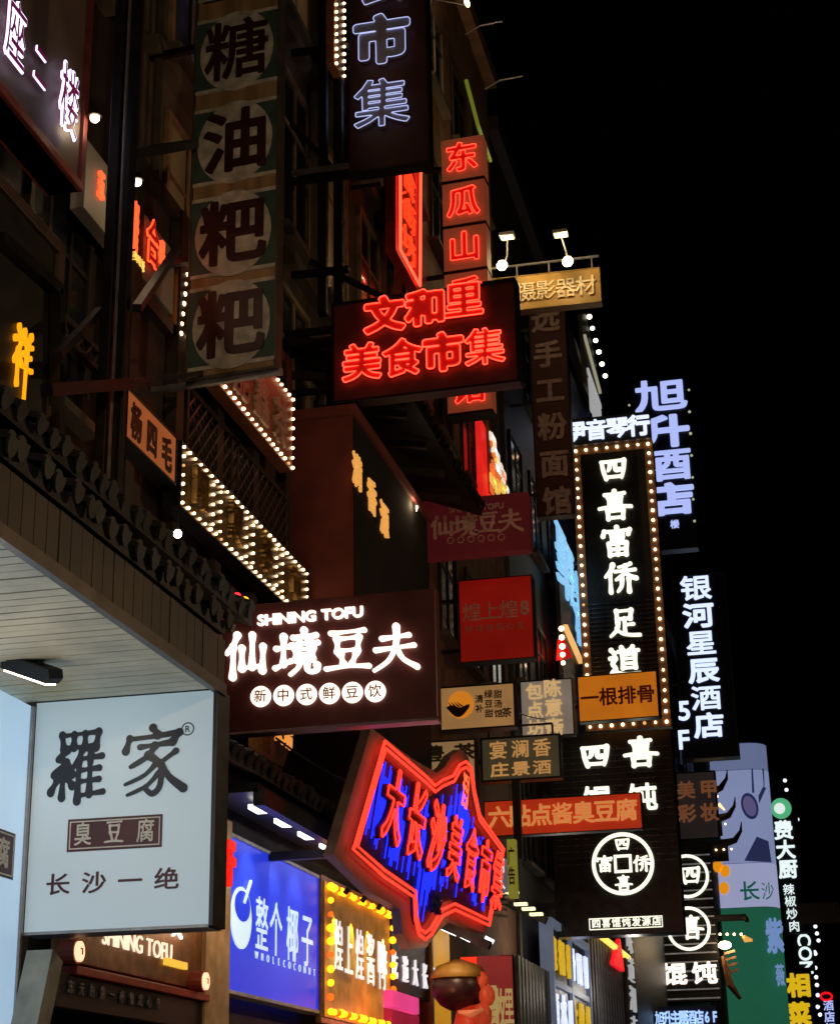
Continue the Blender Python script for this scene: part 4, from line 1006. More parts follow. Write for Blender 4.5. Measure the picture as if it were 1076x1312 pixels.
# tall chef sign and others far down the street
S = perp('chef_sign', 'slim black sign with white characters and a round green logo at the far right', 990, 1027, 1018, 1196, 130)
S.box('panel', mat('far_black_board', (.012, .014, .014), .5), 1)
x, y = S.fx(1000, 1036)
MB().prism([(x + .75 * math.cos(t / 20 * 6.283), y + .75 * math.sin(t / 20 * 6.283)) for t in range(20)], .01, .1).build('logo_disc', emit('green_logo', (80, 170, 120), 1), S.root)
MB().prism([(x + .4 * math.cos(t / 12 * 6.283) - .1, y + .4 * math.sin(t / 12 * 6.283)) for t in range(12)], .1, .14).build('logo_face', emit('white_logo', (225, 235, 230), 1), S.root)
FW = emit('far_white_led', (225, 240, 240), 1.1)
for ch, px, py in (('费', 1003, 1064), ('大', 1006, 1089), ('厨', 1009, 1114)): S.at(ch, px, py, 25, FW, wt=.03, dep=.1)
for ch, px, py in (('辣', 1010, 1140), ('椒', 1012, 1155), ('炒', 1014, 1171), ('肉', 1017, 1187)): S.at(ch, px, py, 15, FW, dep=.1, wt=.01)
S = perp('sideways_letter_sign', 'dark sign with sideways white letters beneath the far chef sign', 1018, 1042, 1198, 1244, 140)
S.box('panel', mat('far_black_board', (.012, .014, .014), .5), 1)
S.line('CON', *S.fx(1031, 1222), 1.35, FW, .02, .1, rot=-math.pi / 2)
S = perp('yellow_character_sign', 'dark sign with two heavy yellow characters at the bottom right', 1006, 1042, 1240, 1330, 125)
S.box('panel', mat('far_black_board', (.012, .014, .014), .5), 1)
FY = emit('far_yellow_led', (215, 175, 25), 1)
S.at('相', 1022, 1263, 31, FY, wt=.05, dep=.1, sx=1.0); S.at('菜', 1023, 1300, 31, FY, wt=.05, dep=.1, sx=1.0)
far = building('far_tower', 'farthest dark building with strings of tiny white lights', 200, 260, 26, DARK)
far.location.x = -4.5
for px, py in ((1005, 1000), (1007, 1012), (1008, 1022), (1021, 1050), (1044, 1187), (1046, 1196), (1048, 1205), (1043, 1220), (1044, 1222), (1044, 1240), (1045, 1252), (1046, 1262), (1047, 1275), (1047, 1290), (1050, 1300), (1066, 1284)):
    q = P(px, py, y=196); o = MB().ball((0, 0, 0), .22, nu=6, nv=4).build('building_light', emit('far_dot', (220, 225, 240), 1.5), far); o.location = q - far.location
S = perp('far_small_sign', 'tiny blue white sign with a red mark at the far right edge', 1052, 1070, 1268, 1325, 185)
S.box('panel', mat('far_black_board', (.012, .014, .014), .5), 1)
S.at('酒店好', 1062, 1303, 14, BLUEW, vertical=True, wt=.03, dep=.1)
x, y = S.fx(1058, 1277); MB().tube([(x + .55 * math.cos(t / 12 * 6.283) , y + .35 * math.sin(t / 12 * 6.283), .2) for t in range(12)], .12, 5, True).build('red_mark', emit('far_red', (220, 20, 30), 1.2), S.root)

# ================================================================== STREET LEVEL SHOP FRONTS
# tofu shop front, bottom left
X0 = -5.2
S = para('tofu_shop_sign', 'brown shop sign with glowing white letters and a yellow tag under the white sign box', 92, 262, 1130, 1232, X0)
S.box('panel', mat('copper_board', (.34, .15, .06), .35, .4, .45, 7, .2), .15)
S.box('lower_rail', mat('red_rail', (.4, .05, .03), .4), .2, z=.06, y0=-.09, y1=-.03)
S.line('SHINING TOFU', *S.fx(177, 1210), .19, emit('warm_white_soft', (255, 236, 205), 1.0), .0, .01, sx=1.15)
S.at('仙境豆夫', 196, 1178, 30, WHITE_L, br=16, step=.34, sx=1.1)
x, y = S.fx(223, 1235); MB().box(x - .24, x + .24, y - .028, y + .028, .0, .03).build('yellow_tag', emit('yellow_tag', (225, 180, 60), 1), S.root)
for px, py in ((80, 1220), (245, 1258)):
    x, y = S.fx(px, py)
    MB().tube([(x, y, .12), (x, y, .14)], .07, 16).build('round_lamp', emit('round_lamp_glow', (255, 190, 150), 1.6), S.root); MB().tube([(x + .02, y - .02, .141), (x + .02, y + .02, .141), (x - .01, y + .02, .141)], .007, 5).build('lamp_mark', DARK, S.root); MB().tube([(x, y, .0), (x, y, .119)], .085, 16).build('lamp_ring', mat('red_trim', (.3, .05, .035), .5), S.root)
for pos in (.35, .75): lamp('POINT', (X0 + .45, S.root.location.y + S.w * pos, S.root.location.z + S.h + .1), 2.2, (1, .6, .3), None, .08, 'sign_fill')  # bare lights added to brighten the shop sign, without fixtures
S = para('slogan_board', 'dark slogan board with dim grey characters below the brown tofu shop sign', 75, 262, 1244, 1290, X0 + .02)
S.box('panel', DARK, .12)
S.at('东元的第一杯情定心市', 148, 1276, 17, mat('dim_grey_letter', (.22, .2, .2), .5), step=.185, sx=.9, dep=.015)
shop = thing('tofu_shop', 'dark shop front with slanted grey post at the bottom left', 'shop front', (X0 - .1, 11.0, 0))
MB().box(-.02, .06, .2, 3.4, .13, 2.2).build('window', GLASS, shop); MB().box(.0, .14, .1, 3.4, 2.2, 2.32).build('lintel', WOOD, shop)
q0 = P(58, 1225, x=-5.0); q1 = P(38, 1320, x=-5.0)
MB().bar(Vector((-5.0, q0[1], q0[2])) - shop.location, Vector((-5.0, q1[1], q1[2])) - shop.location, .09).build('post', mat('grey_green_post', (.25, .27, .24), .5), shop)
col_ = thing('tan_pillar', 'tan shop pillar between the tofu sign and the blue sign', 'pillar', (X0 - .1, P(258, 1240, x=X0)[1], 0))
MB().box(-.1, .14, 0, .62, .13, P(285, 1050, x=X0)[2]).build('shaft', mat('tan_panel', (.5, .32, .16), .6), col_)
lamp('POINT', (X0 + .5, P(262, 1240, x=X0)[1] + .2, 3.4), 4, (1, .65, .35), None, .08, 'pillar_fill')  # fill light added beside the pillar; no lamp stands here
S = Sign('red_character_light', 'red lit stroke shaped sign piece left of the blue sign', 'sign', (X0 + .12, P(272, 1105, x=X0)[1], 2.9), math.pi / 2, .3, .8)
S.at('于', 283, 1107, 62, emit('red_letter_box', (225, 30, 18), 1.0), wt=.06, sx=.55, dep=.1)
# blue coconut sign
S = para('blue_coconut_sign', 'bright blue shop sign with a white coconut logo and white characters', 286, 410, 1067, 1266, X0)
S.box('panel', emit('blue_light_box', (22, 48, 205), .95, .12, .9, (.03, .06, .5)), .12, bevel=0); S.frame(mat('white_edge', (.6, .6, .62), .5), .035, .16, .015)
WL2 = emit('sign_white', (205, 228, 240), .9)
for ch, px, py in (('整', 335, 1186), ('个', 353, 1192), ('椰', 374, 1199), ('子', 393, 1206)):
    S.at(ch, px, py, 74, WL2, wt=.0, sx=.74, dep=.006)
x0_ = S.fx(328, 1228)[0]; x1_ = S.fx(402, 1228)[0]; yy_ = S.fx(365, 1235)[1]
for k, ch in enumerate('WHOLECOCONUT'): inst('letter', glyph(ch, -.012, WL2, .006), S.root, (x0_ + (x1_ - x0_) * k / 11, yy_, .004), (.095, .1, 1))
x, y = S.fx(308, 1176); rx = (S.fx(321, 1176)[0] - S.fx(295, 1176)[0]) / 2; ry = (S.fx(308, 1136)[1] - S.fx(308, 1216)[1]) / 2
n = 28; out = [(x + rx * math.cos(t / n * 6.2832), y + ry * math.sin(t / n * 6.2832)) for t in range(n)]
MB().prism(out, .001, .015).build('coconut_logo', WL2, S.root)
MB().prism([(x + .01 + rx * .76 * math.cos(t / n * 6.2832), y + ry * .38 + ry * .5 * math.sin(t / n * 6.2832)) for t in range(n)], .015, .02).build('logo_hollow', MATS['blue_light_box'], S.root)
MB().bar((x + rx * .1, y + ry * .5, .025), (x + rx * .75, y + ry * 1.3, .025), .012).build('straw', WL2, S.root)
# light bar over it
yA = S.root.location.y; zA = S.root.location.z + S.h
lb = thing('light_rail', 'grey rail with bright bar lamps over the blue sign', 'lamp', (X0, yA - .6, zA + .12))
MB().box(.0, .5, 0, 5.6, .12, .2).build('hood', BLACK, lb); MB().box(.46, .56, 0, 5.6, .0, .14).build('rail', mat('dark_grey_metal', (.06, .06, .065), .35, .6), lb)
for k in range(7):
    MB().box(.3, .44, .35 + k * .75, .62 + k * .75, .04, .08).build('bar_lamp', emit('bar_lamp_glow', (255, 250, 240), 4), lb)
    if k < 4: lamp('SPOT', (X0 + .34, yA - .6 + .5 + k * .75, zA + .1), 12, (.75, .95, 1), None, .04, 'bar_lamp_beam', target=(X0, yA - .6 + .5 + k * .75, zA - .6), spot=80)
# yellow bulb sign
X1 = X0 + .05
S = para('yellow_bulb_sign', 'golden sign with white characters framed by round yellow bulbs', 416, 500, 1128, 1303, X1)
S.box('panel', mat('brown_gold_panel', (.55, .36, .09), .5, 0, .3, 5, .1), .12)
WP = emit('white_acrylic', (235, 235, 240), .9)
for ch, px, py in (('煌', 433, 1213), ('上', 446, 1220), ('煌', 460, 1225), ('酱', 474, 1231), ('鸭', 488, 1237)):
    S.at(ch, px, py, 70, WP, wt=-.004, sx=.6, dep=.012)
YB_ = emit('yellow_bulb', (255, 170, 20), 3.2); OB_ = emit('orange_bulb', (255, 90, 15), 1.8)
rim = S.rim(.06, .135)
S.box('border', mat('brown_edge', (.3, .12, .04), .5), .06, z=-.02, pad=.06)
S.bulbs(rim[0::3], .04, YB_, .05); S.bulbs(rim[1::3], .036, OB_, .05); S.bulbs(rim[2::3], .042, YB_, .05)
for k in range(4):
    yy = S.root.location.y + S.w * (k + .5) / 4
    lamp('SPOT', (X1 + .13, yy, S.root.location.z + S.h - .13), 55, (1, .68, .08), None, .01, 'sign_spot', target=(X1 + .02, yy, S.root.location.z + S.h * .5), spot=46, blend=.5)
    MB().tube([(S.w * (k + .5) / 4, S.h - .1, .12), (S.w * (k + .5) / 4, S.h - .04, .17)], .03, 8).build('spot_can', BLACK, S.root)
# dark sign after it
S = para('white_slogan_sign', 'dark sign with small white characters right of the yellow bulb sign', 502, 552, 1168, 1268, X1)
S.box('panel', mat('dark_brown_panel', (.06, .035, .025), .4), .12)
S.at('来吃遍大长沙', 524, 1245, 36, WP, wt=.0, sx=.72, step=.54, dep=.03)
S = para('pink_sign', 'pink lit fascia below the dark slogan sign', 502, 537, 1268, 1290, X1 + .1)
S.box('panel', emit('pink_box', (215, 60, 130), .9, .3, 1.5), .2)
S.box('lower_panel', emit('pink_red_box', (135, 12, 45), .8, .3, 1.5), .2, y0=-1.2, y1=-.02)
# yellow column, wok/hat figure, red sign
S = para('yellow_lit_column', 'yellow lit narrow column right of the slogan sign', 553, 577, 1180, 1330, X1)
S.box('panel', emit('yellow_col', (190, 130, 15), .95, .3, 1), .15); S.box('edge', mat('copper_edge', (.35, .18, .06), .4, .5), .2, z=.03, x0=-.1, x1=0)
hat = thing('giant_round_figure', 'large dark round advertising figure with orange body at the bottom centre', 'figure', tuple(P(588, 1265, y=21)))
MB().ball((0, 0, 0), .33, 1, 1, .85, 14, 8).build('head', mat('dark_purple_gloss', (.035, .012, .016), .35), hat, True)
MB().tube([(0, 0, .1), (0, 0, .24), (0, 0, .32)], [.36, .27, .05], 14).build('cap', mat('mustard_gloss', (.34, .2, .04), .5), hat, True)
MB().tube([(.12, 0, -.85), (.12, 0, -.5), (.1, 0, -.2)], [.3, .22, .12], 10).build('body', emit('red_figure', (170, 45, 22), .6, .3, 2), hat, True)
for k, (a_, c_, e_) in enumerate(((.3, .06, .085), (.36, -.12, .1), (.3, -.34, .12), (.38, -.6, .14), (.24, -.78, .13))):
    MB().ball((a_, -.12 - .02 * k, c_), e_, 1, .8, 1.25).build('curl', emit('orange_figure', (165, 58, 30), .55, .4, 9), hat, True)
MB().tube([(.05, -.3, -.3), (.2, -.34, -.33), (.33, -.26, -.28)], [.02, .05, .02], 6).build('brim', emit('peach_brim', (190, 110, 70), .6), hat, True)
lr = thing('eave_lamp', 'slanting white strip lamps on a black hood above the round figure', 'lamp', tuple(P(582, 1196, y=20.6)))
g = lambda px, py: tuple(P(px, py, y=20.6) - lr.location)
MB().bar(g(560, 1182), g(628, 1212), .05).build('hood', BLACK, lr)
for a_, c_ in (((566, 1190), (584, 1198)), ((590, 1200), (602, 1206))): MB().bar(g(*a_), g(*c_), .014).build('strip_lamp', emit('cool_square', (225, 235, 255), 3), lr)
lamp('POINT', (lr.location.x, 20.3, lr.location.z - .25), 9, (1, .72, .4), None, .08, 'eave_lamp_light')
lamp('POINT', (-4.7, 19.6, 2.9), 14, (1, .25, .15), None, .15, 'shop_fill')  # red fill added for glow among the shop fronts, no source modelled
S = perp('orange_box', 'bright orange red lit box face beside the dark red brush sign', 590, 612, 1226, 1262, 22.4)
S.box('panel', emit('orange_red_box', (230, 50, 15), 1, .25, 2), .2)
S = perp('red_brush_sign', 'dark red hanging sign with cream dripping brush characters at the bottom centre', 613, 657, 1224, 1330, 22, rz=R(14))
S.box('panel', emit('crimson_box', (98, 22, 28), .8, .1, 1, (.3, .04, .04)), .25)
CB = mat('cream_brush', (.6, .5, .3), .5)
for ch, px, py, hh in (('十', 619, 1285, 60), ('福', 630, 1288, 54), ('牧', 641, 1294, 54), ('里', 652, 1290, 50)):
    S.at(ch, px, py, hh, emit('cream_brush_lit', (165, 145, 90), .7), wt=.03, sx=.26, dep=.02)
# metal awning with lamps behind
aw3 = thing('lamp_awning', 'dark steel awning with a row of slanting lamps above the red brush sign', 'awning', tuple(P(625, 1130, y=25)))
f = lambda px, py, y=25: tuple(P(px, py, y=y) - aw3.location)
for k, (px, py) in enumerate(((655, 1143), (666, 1158), (676, 1164), (686, 1171), (640, 1147))):
    c_ = f(px, py); MB().box(c_[0] - .09, c_[0] + .09, c_[1], c_[1] + .12, c_[2] - .015, c_[2] + .02).build('strip_lamp', emit('strip_lamp', (255, 250, 190), 1.4), aw3)
MB().bar(f(600, 1135, 25.4), f(700, 1180, 25.4), .05).build('beam', BLACK, aw3); MB().bar(f(600, 1150, 25.4), f(640, 1145, 25.4), .04).build('beam', BLACK, aw3)
for k in range(4): MB().bar(f(622, 1150 + k * 7), f(650, 1147 + k * 9), .02).build('louvre', GREYM, aw3)
q = f(660, 1194); MB().box(q[0] - .06, q[0] + .06, q[1], q[1] + .1, q[2] - .03, q[2] + .03).build('square_lamp', emit('cool_square', (225, 235, 255), 3), aw3).rotation_euler = (0, .5, 0)
S = perp('small_yellow_green_sign', 'narrow yellow green light box behind the neon food street sign', 650, 661, 1075, 1150, 24.5)
S.box('panel', emit('yellow_green', (125, 125, 42), .7, .2, 1.5), .15); S.at('广告', 655, 1110, 24, mat('olive_ink', (.06, .06, .03), .5), vertical=True, sx=.4, dep=.01)
S = perp('small_grey_sign', 'small grey sign with white strokes beside the yellow green light box', 634, 648, 1100, 1142, 24.3)
S.box('panel', emit('grey_box', (90, 92, 98), .8, .2, 1.5), .15); S.at('丽人', 641, 1120, 20, WP, vertical=True, sx=.6, dep=.01)
# framed four cell sign
S = para('four_pane_sign', 'white framed sign with four cells of yellow and white characters', 706, 752, 1188, 1330, -5.1)
S.box('panel', mat('dark_panel', (.03, .03, .035), .4), .15)
FR = emit('frame_white', (95, 104, 125), .6, .3, 1)
S.frame(FR, .14, .25, .08)
S.box('mullion', FR, .2, z=.06, x0=S.w / 2 - .12, x1=S.w / 2 + .12, y0=0, y1=S.h)
S.box('transom', FR, .2, z=.055, x0=0, x1=S.w, y0=S.h * .5 - .06, y1=S.h * .5 + .06)
for i in range(2):
    for j in range(2):
        m = emit('cell_yellow', (200, 160, 30), 1) if (i + j) % 2 == 0 else emit('cell_white', (205, 215, 255), 1.2)
        S.text(('聚福楼', '酒水吧', '粉面馆', '大排档')[i * 2 + j], S.w * (.26 + .5 * i), S.h * (.76 - .5 * j), .62, m, vertical=False, sx=.9, step=1.0, wt=.06, dep=.05)
# grey corrugated wall with yellow strip
wl = thing('corrugated_wall', 'grey corrugated metal wall with a yellow light strip along its top', 'wall', (-5.1, P(752, 1250, x=-5.1)[1], 0))
Lw = P(803, 1280, x=-5.1)[1] - wl.location.y; zt = P(765, 1203, x=-5.1)[2]
CG = mat('corrugated_grey', (.2, .2, .22), .45, .4)
me = MB().box(-.02, .05, 0, .28, .13, zt).mesh('metal_panel', CG)
k = 0
MB().box(-.3, -.02, -.4, Lw, .13, zt).build('backing', BLACK, wl)
while k * .5 < Lw: inst('metal_panel', me, wl, (0, k * .5, 0)); k += 1
MB().bar((.09, -.4, zt + .05), (.09, Lw, zt + .05), .05).build('light_strip', emit('yellow_strip', (255, 205, 90), 1.5), wl)
sh = thing('metal_shutter', 'grey green ribbed metal shutter wall right of the dark red brush sign', 'shutter', (-5.15, P(662, 1280, x=-5.15)[1], 0))
Ls = P(704, 1290, x=-5.15)[1] - sh.location.y; zs = P(664, 1226, x=-5.15)[2]
me = MB().box(0, .05, 0, .2, .13, zs).mesh('shutter_panel', mat('grey_green_metal', (.2, .2, .17), .45, .4))
MB().box(-.25, -.001, -.1, Ls, .13, zs).build('backing', BLACK, sh)
for k in range(int(Ls / .34)): inst('shutter_panel', me, sh, (0, k * .34, 0))
lamp('POINT', (-4.4, sh.location.y + .8, zs + .3), 22, (1, .86, .7), None, .1, 'shutter_fill')  # added fill without a fixture, brightens the shutter
lamp('POINT', (-4.2, P(760, 1240, x=-5.1)[1], 4.6), 26, (1, .9, .8), None, .1, 'wall_fill')  # another added bare light, for the corrugated wall
S = para('white_scribble_sign', 'vertical sign with blurry white characters after the corrugated wall', 803, 815, 1190, 1330, -5.0)
S.box('panel', DARK, .1); S.at('味道湖南', 808, 1262, 34, emit('soft_white', (170, 170, 170), .8), vertical=True, wt=-.01, sx=2.0, dep=.05)
S = Sign('red_triangle_light', 'red neon triangle above the corrugated wall', 'sign', (-5.0, P(785, 1240, x=-5)[1], P(785, 1240, x=-5)[2]), math.pi / 2, 1, 1)
for k in range(8):
    w_ = 8 * (k + 1) / 8
    MB().bar(S.fx(792 - w_, 1205 + k * 4) + (.0,), S.fx(792 + w_ * .6, 1210 + k * 4.6) + (0,), .05).build('neon_bar', emit('tri_red', (225, 25, 35), 1.1), S.root)
# blue characters and red triangle between signs
S = para('light_blue_characters', 'pale blue lit characters seen at a sharp angle left of the bulb bordered sign', 716, 746, 690, 790, -5.1)
S.box('panel', DARK, .1, y0=-3)
LB = emit('light_blue', (130, 190, 235), 1)
S.at('聚', 723, 728, 78, LB, wt=.01, sx=1.9, dep=.05); S.at('缘', 737, 765, 62, LB, wt=.0, sx=1.7, dep=.05); S.at('楼', 741, 805, 50, LB, wt=.0, sx=1.3, dep=.05)
S = Sign('red_wedge_sign', 'red wedge shaped lit panel edged with small bulbs left of the bulb border sign', 'sign', (-5.1, P(718, 848, x=-5.1)[1], P(718, 848, x=-5.1)[2]), math.pi / 2, 1, 1)
MB().prism([S.fx(*q) for q in ((718, 846), (733, 842), (720, 812))], -.1, 0).build('panel', emit('wedge_red', (205, 22, 18), 1), S.root)
MB().bar(S.fx(721, 803) + (.05,), S.fx(741, 848) + (.05,), .05).build('light_strip', emit('strip_warm', (235, 180, 110), 1), S.root)
S.bulbs([S.fx(716 + k * .6, 806 + k * 11) for k in range(5)], .06, WARM_B)
# narrow bright facade strip in the middle
S = para('narrow_red_sign', 'red lit sign strip seen edge on above the unlit tofu sign', 617, 628, 538, 640, -5.2)
S.box('panel', emit('strip_red', (215, 32, 28), 1, .3, 2), .1)
S = para('glitter_board', 'glittering gold and white patterned strip next to the narrow red strip', 628, 655, 575, 600, -5.15)
pts = [S.fx(*q) for q in ((629, 632), (655, 632), (630, 565), (625, 530))]
MB().prism(pts, -.1, 0).build('panel', mat('glitter_base', (.25, .15, .08), .4), S.root)
rnd = random.Random(3)
for k in range(46):
    t = rnd.random(); px = 627 + rnd.random() * (3 + 22 * t); py = 560 + 70 * t
    x, y = S.fx(px, py); c_ = rnd.choice(('glow_gold', 'glow_white', 'glow_orange'))
    m = emit(c_, {'glow_gold': (235, 190, 90), 'glow_white': (230, 225, 215), 'glow_orange': (220, 110, 50)}[c_], .9)
    sz = .05 + rnd.random() * .12
    MB().box(x - sz, x + sz * 1.4, y - sz * .5, y + sz * .5, .0, .03).build('glitter_piece', m, S.root)
# lit strip under the ochre film sign
S = para('white_bulb_strip', 'slanting strip of white bulbs under the ochre film sign', 746, 770, 400, 450, -4.9)
pts = [S.fx(*q) for q in ((746, 402), (768, 480), (769, 530), (752, 530))]
MB().prism([S.fx(*q) for q in ((751, 490), (768, 530), (770, 500), (750, 402), (745, 402))], -.1, 0).build('panel', mat('olive_panel', (.2, .2, .1), .5), S.root)
S.bulbs([S.fx(752 + k * 4.1, 406 + k * 15.2) for k in range(6)], .07, emit('white_bulb', (255, 250, 220), 4))
MB().bar(S.fx(747, 430) + (.03,), S.fx(767, 503) + (.03,), .04).build('light_strip', emit('soft_strip', (170, 165, 140), .7), S.root)
S.at('丽', 761, 520, 46, emit('soft_white', (170, 170, 170), .8), sx=2.2, wt=.02, dep=.05)
# green edge light and arc lamps
S = Sign('green_edge_light', 'thin yellow green neon strip running down the dark facade', 'light', (-4.6, 30, 19), math.pi / 2, 1, 1)
MB().tube([S.fx(597, 103) + (0,), S.fx(612, 160) + (0,), S.fx(628, 206) + (0,)], .035).build('strip', emit('yellow_green_strip', (95, 105, 30), .9), S.root)
for px, py, yv, lab in ((598, 3, 26, 'bright warm lamp at the top edge above the stacked boxes'), (528, 656, 20, 'slanted warm lamp left of the unlit tofu sign')):
    q = P(px, py, y=yv)
    L = thing('arm_lamp', lab, 'lamp', tuple(q))
    MB().ball((0, 0, 0), .055, .8, .8, 2.0).build('lamp_tube', emit('flood_bulb', (255, 232, 170), 10), L, True)
    L.children[0].rotation_euler = (0, R(38 if px == 528 else -15), 0)
    MB().tube([(0, .1, 0), (-.5, .1, .2), (-.5 - (5.3 + q[0] - .0) * .5, .1, .25)], .02).build('arm', BLACK, L)
    lamp('POINT', (q[0] + .1, q[1] - .25, q[2]), 3, (1, .7, .4), None, .06, 'arm_lamp_light')
    if px == 598: lamp('POINT', (q[0] - .6, q[1] - .8, q[2] - .6), 90, (1, .62, .3), None, .1, 'facade_fill')  # extra bare light added to wash the upper facade
# bracket lamps on the dark wall above
for px, py in ((615, 33), (640, 103)):
    q = P(px, py, y=29)
    L = thing('bracket', 'thin grey steel bracket %s on the dark wall edge against the sky' % ('higher up' if py < 60 else 'lower down'), 'bracket', tuple(q), group='steel brackets against the sky')
    MB().tube([(-.3, 0, -.15), (0, 0, .0), (.45, 0, .02)], .018).build('arm', GREYM, L)

# ================================================================== NEON FOOD STREET SIGN (along the street)
XN = -4.35
q = P(437, 1085, x=XN)
S = Sign('food_street_neon_sign', 'ribbon shaped neon sign with red outlines and blue tubes leaning over the street', 'sign', (XN, q[1], 3.0), math.pi / 2, 1, 1)
outl = [(478, 932), (530, 972), (562, 990), (572, 982), (580, 968), (592, 960), (602, 970), (606, 1000), (612, 1030), (643, 1082), (624, 1196), (580, 1180), (566, 1190), (548, 1214), (528, 1216), (518, 1196), (515, 1165), (480, 1145), (430, 1095)]
O = [S.fx(*p) for p in outl]
MB().prism(O[::-1], -.12, -.02).build('board', mat('taupe_board', (.24, .19, .165), .55, 0, .2, 4, .1), S.root)
def inset(pts, d):
    n = len(pts); A = sum(pts[i][0] * pts[(i + 1) % n][1] - pts[(i + 1) % n][0] * pts[i][1] for i in range(n)); sg = 1 if A > 0 else -1
    out = []
    for i in range(n):
        p0, p1, p2 = Vector(pts[i - 1]), Vector(pts[i]), Vector(pts[(i + 1) % n])
        e1 = (p1 - p0).normalized(); e2 = (p2 - p1).normalized()
        n1 = Vector((-e1.y, e1.x)) * sg; n2 = Vector((-e2.y, e2.x)) * sg
        b = (n1 + n2); b = b / max(.5, b.length) ; k = d / max(.45, b.dot(n1))
        out.append(tuple(p1 + b * k))
    return out
inn = [(486, 950), (540, 996), (551, 1007), (560, 1000), (575, 994), (583, 980), (591, 976), (598, 984), (602, 1013), (609, 1045), (640, 1088), (621, 1186), (577, 1166), (560, 1174), (546, 1198), (538, 1204), (530, 1198), (525, 1178), (524, 1150), (485, 1124), (445, 1089)]
I1 = [S.fx(*p) for p in inn]
I2 = inset(I1, .1)
for pts in (I1, inset(I1, .07)):
    MB().tube([p + (.06,) for p in pts], .016, 6, True).build('neon_outline', RED_S, S.root)
MB().prism(inset(I1, .12)[::-1], -.018, .0).build('blue_field', mat('deep_blue_panel', (.02, .02, .07), .5), S.root)
BL = emit('blue_neon', (25, 40, 255), 2.0)
# leaning blue tubes, clipped to the outline
def inside(x, y, poly):
    c = False; n = len(poly)
    for i in range(n):
        x1, y1 = poly[i]; x2, y2 = poly[(i + 1) % n]
        if (y1 > y) != (y2 > y) and x < (x2 - x1) * (y - y1) / (y2 - y1) + x1: c = not c
    return c
I3 = inset(I1, .16); xs = [p[0] for p in I3]; ys = [p[1] for p in I3]
k = min(xs) - 2.2; rnd = random.Random(5)
LEAN = .62
while k < max(xs) + 1:
    run = []; y = min(ys)
    while y < max(ys) + .04:
        x = k + (y - min(ys)) * LEAN
        ok = inside(x, y, I3)
        if ok: run.append((x, y, .02))
        if (not ok or y + .04 >= max(ys) + .04) and run:
            if len(run) > 2 and rnd.random() < .85:
                a_ = int(rnd.random() * .3 * len(run)); e_ = len(run) - 1 - int(rnd.random() * .2 * len(run))
                MB().tube([run[a_], run[e_]], .0085, 5).build('blue_tube', BL, S.root)
            run = []
        y += .04
    k += .075
DKR = mat('dark_neon_letter', (.03, .012, .015), .4)
# character centres in the photograph
for ch, px, py, hpx, sx in (('大', 494, 1035, 104, .66), ('长', 523, 1055, 104, .64), ('沙', 550, 1075, 98, .66), ('美', 573, 1089, 90, .6), ('食', 594, 1103, 88, .62), ('市', 612, 1118, 86, .58), ('集', 628, 1130, 82, .62)):
    x, y = S.fx(px, py); sz = (S.fx(px, py - hpx / 2)[1] - S.fx(px, py + hpx / 2)[1])
    sx *= 1.38; me = glyph(ch, .05, DKR, .05, 'solid', LEAN / sx); inst('character', me, S.root, (x, y, .03), (sz * sx, sz, 1))
    me = glyph(ch, .028, RED_S, .05, 'neon', LEAN / sx, .013); inst('neon_outline', me, S.root, (x, y, .1), (sz * sx, sz, sz))
x, y = S.fx(586, 1015); sz = .36
for ch in '湖': inst('neon_outline', glyph(ch, .03, emit('coral_neon', (255, 90, 45), 2), .05, 'neon', LEAN, .014), S.root, (x, y, .1), (sz, sz * 1.3, sz))
x, y = S.fx(549, 1158); inst('character', glyph('好吃', .03, mat('navy_letter', (.01, .01, .12), .4), .05, 'solid', LEAN), S.root, (x, y, .05), (.26, .26, 1))
bx, by = S.fx(455, 1092); MB().bar((bx, by, -.12), (bx, by, -.9), .04).build('bracket', BLACK, S.root)
# posters between floors, left of the neon sign
S = para('dim_poster', 'dim red brown poster panel with faint characters below the glowing tofu sign', 318, 388, 960, 1000, -5.2)
S.h = 1.0; S.box('panel', mat('dim_brown_poster', (.1, .04, .035), .5, 0, .5, 3, .1), .08)
S.at('小馆', 330, 990, 40, mat('dim_ochre', (.2, .1, .05), .5), wt=.03, dep=.02, step=1.1, sx=.9)
S.at('四时食坊', 365, 1030, 44, mat('dim_red_ink', (.25, .06, .05), .5), wt=.03, dep=.02, step=.5, sx=.8)
S = para('orange_slats_text', 'orange lit characters peeking under the glowing tofu sign', 338, 375, 905, 950, -5.0)
S.at('火坊', 362, 942, 30, emit('orange_text', (235, 150, 70), .9), wt=.03, dep=.02, sx=1.2)
aw4 = thing('low_awning', 'dark tiled awning above the blue sign lamps', 'roof', (XF, 12.6, 4.9))
tiles(aw4, 0, 7.5, 0, .8, .15, -.22, .2)
# pole lamps added out of view along the kerb to warm unlit signs
def added_lamp(x, y, h, e, label):
    L = thing('added_lamp', label, 'added lamp', (x, y, .012), group='added lamps along the kerb')
    MB().tube([(0, 0, 0), (0, 0, .5), (0, 0, h - .3)], [.09, .06, .045], 10).build('pole', BLACK, L)
    MB().tube([(0, 0, h - .4), (-.15, 0, h - .1), (-.7, 0, h)], .03, 8).build('arm', BLACK, L)
    MB().box(-1.05, -.65, -.12, .12, h - .02, h + .06).build('lamp_head', GREYM, L, bevel=.02)
    MB().box(-1.02, -.68, -.09, .09, h - .035, h - .022).build('lamp_lens', emit('added_lamp_lens', (255, 205, 140), 6), L)
    lamp('POINT', (x - .85, y, h - .15), e, (1, .68, .38), None, .15, 'added_lamp_light')
added_lamp(2.2, 2, 6.5, 640, 'added unseen warm lamp by the kerb near the viewer')
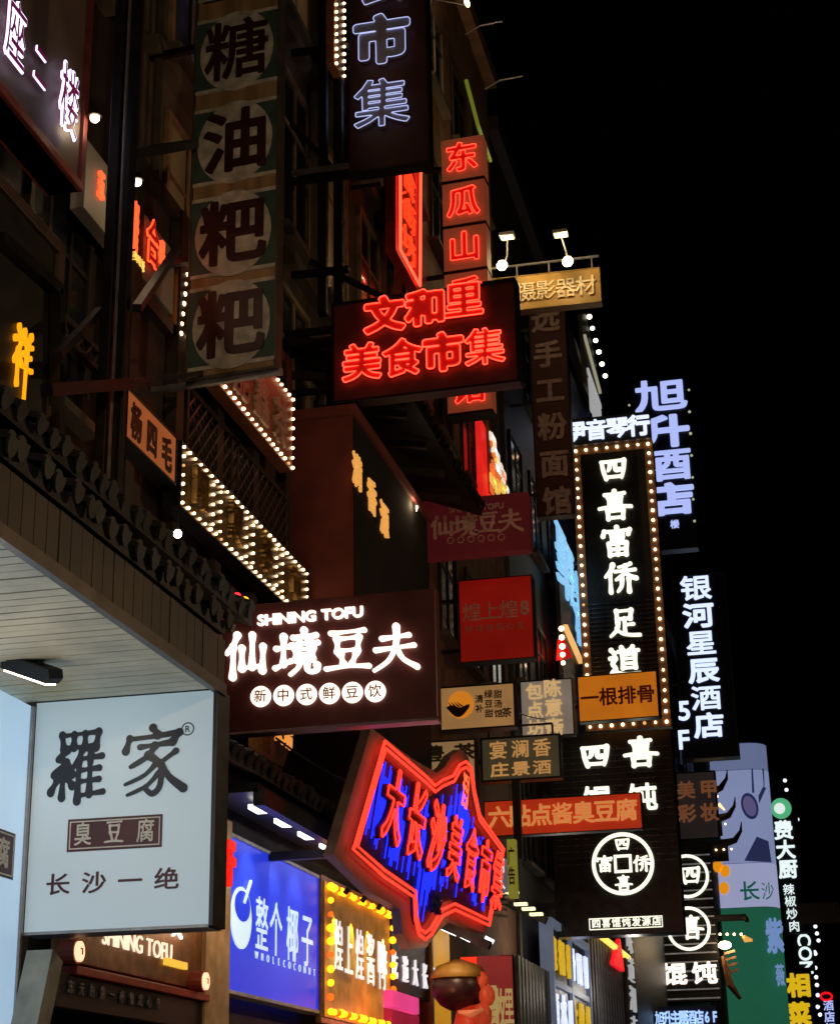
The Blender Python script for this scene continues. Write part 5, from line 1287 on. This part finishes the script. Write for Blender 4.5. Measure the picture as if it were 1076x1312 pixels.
added_lamp(4.2, 17, 6.5, 350, 'added unseen warm lamp by the kerb in the middle distance')

# ================================================================== AIR CONDITIONERS, PIPES AND CABLES ON THE DARK FACADES
def ac(y, z, label, dx=0):
    t = thing('air_conditioner', label, 'air conditioner', (XF + .14 + dx, y, z), group='air conditioners on the dark facades')
    MB().box(0, .3, 0, .85, 0, .6).build('casing', mat('yellowed_casing', (.3, .28, .24), .5, 0, .3, 4), t, bevel=.01)
    MB().tube([(.301, .5 + .2 * math.cos(a / 14 * 6.283), .3 + .2 * math.sin(a / 14 * 6.283)) for a in range(14)], .012, 5, True).build('fan_ring', BLACK, t)
    for k in range(5): MB().box(.302, .31, .3, .7, .14 + k * .08, .15 + k * .08).build('grille_bar', BLACK, t)
    MB().bar((-.13, .1, -.02), (.28, .1, -.02), .02).build('bracket', BLACK, t); MB().bar((-.13, .75, -.02), (.28, .75, -.02), .02).build('bracket', BLACK, t)
for y, z, lab in ((14.9, 13.75, 'air conditioner between the windows left of the grey neon sign'), (19.6, 13.9, 'air conditioner on the tan wall above the red neon market sign'), (24.6, 11.1, 'air conditioner on the dark wall under the stacked red boxes'), (28.0, 8.2, 'air conditioner low on the dark wall behind the red square sign'), (35.3, 9.0, 'air conditioner on the wall behind the bulb bordered sign')): ac(y, z, lab)
def cable(a, b, sag, label):
    a = Vector(a); b = Vector(b); o = a.copy()
    pts = [tuple(a.lerp(b, t / 14) - Vector((0, 0, sag * 4 * (t / 14) * (1 - t / 14))) - o) for t in range(15)]
    c = MB().tube(pts, .011, 5).build('cable', mat('cable_rubber', (.012, .012, .012), .5), None); c.location = o
    tag(c, label, 'cable', 'black cables strung along the facades')
cable((-4.9, 20.5, 11.2), (-5.1, 31, 12.4), .5, 'black cable behind the red neon market sign')
cable((-5.0, 23, 8.1), (-4.6, 33, 9.3), .4, 'black cable above the row of small light boxes')
cable((-4.9, 15.5, 5.2), (-4.9, 24, 6.4), .35, 'black cable above the ribbon shaped neon sign')
for y in (13.15, 22.3, 31.4):
    p_ = MB().tube([(0, 0, 0), (0, 0, 16)], .045, 8).build('drain_pipe', mat('pipe_iron', (.08, .07, .06), .5, .2)); p_.location = (XF + .08, y, .2)
    tag(p_, {13.15: 'iron drain pipe beside the timber gallery', 22.3: 'iron drain pipe beside the red vertical neon sign', 31.4: 'iron drain pipe behind the dim noodle sign'}[y], 'pipe')
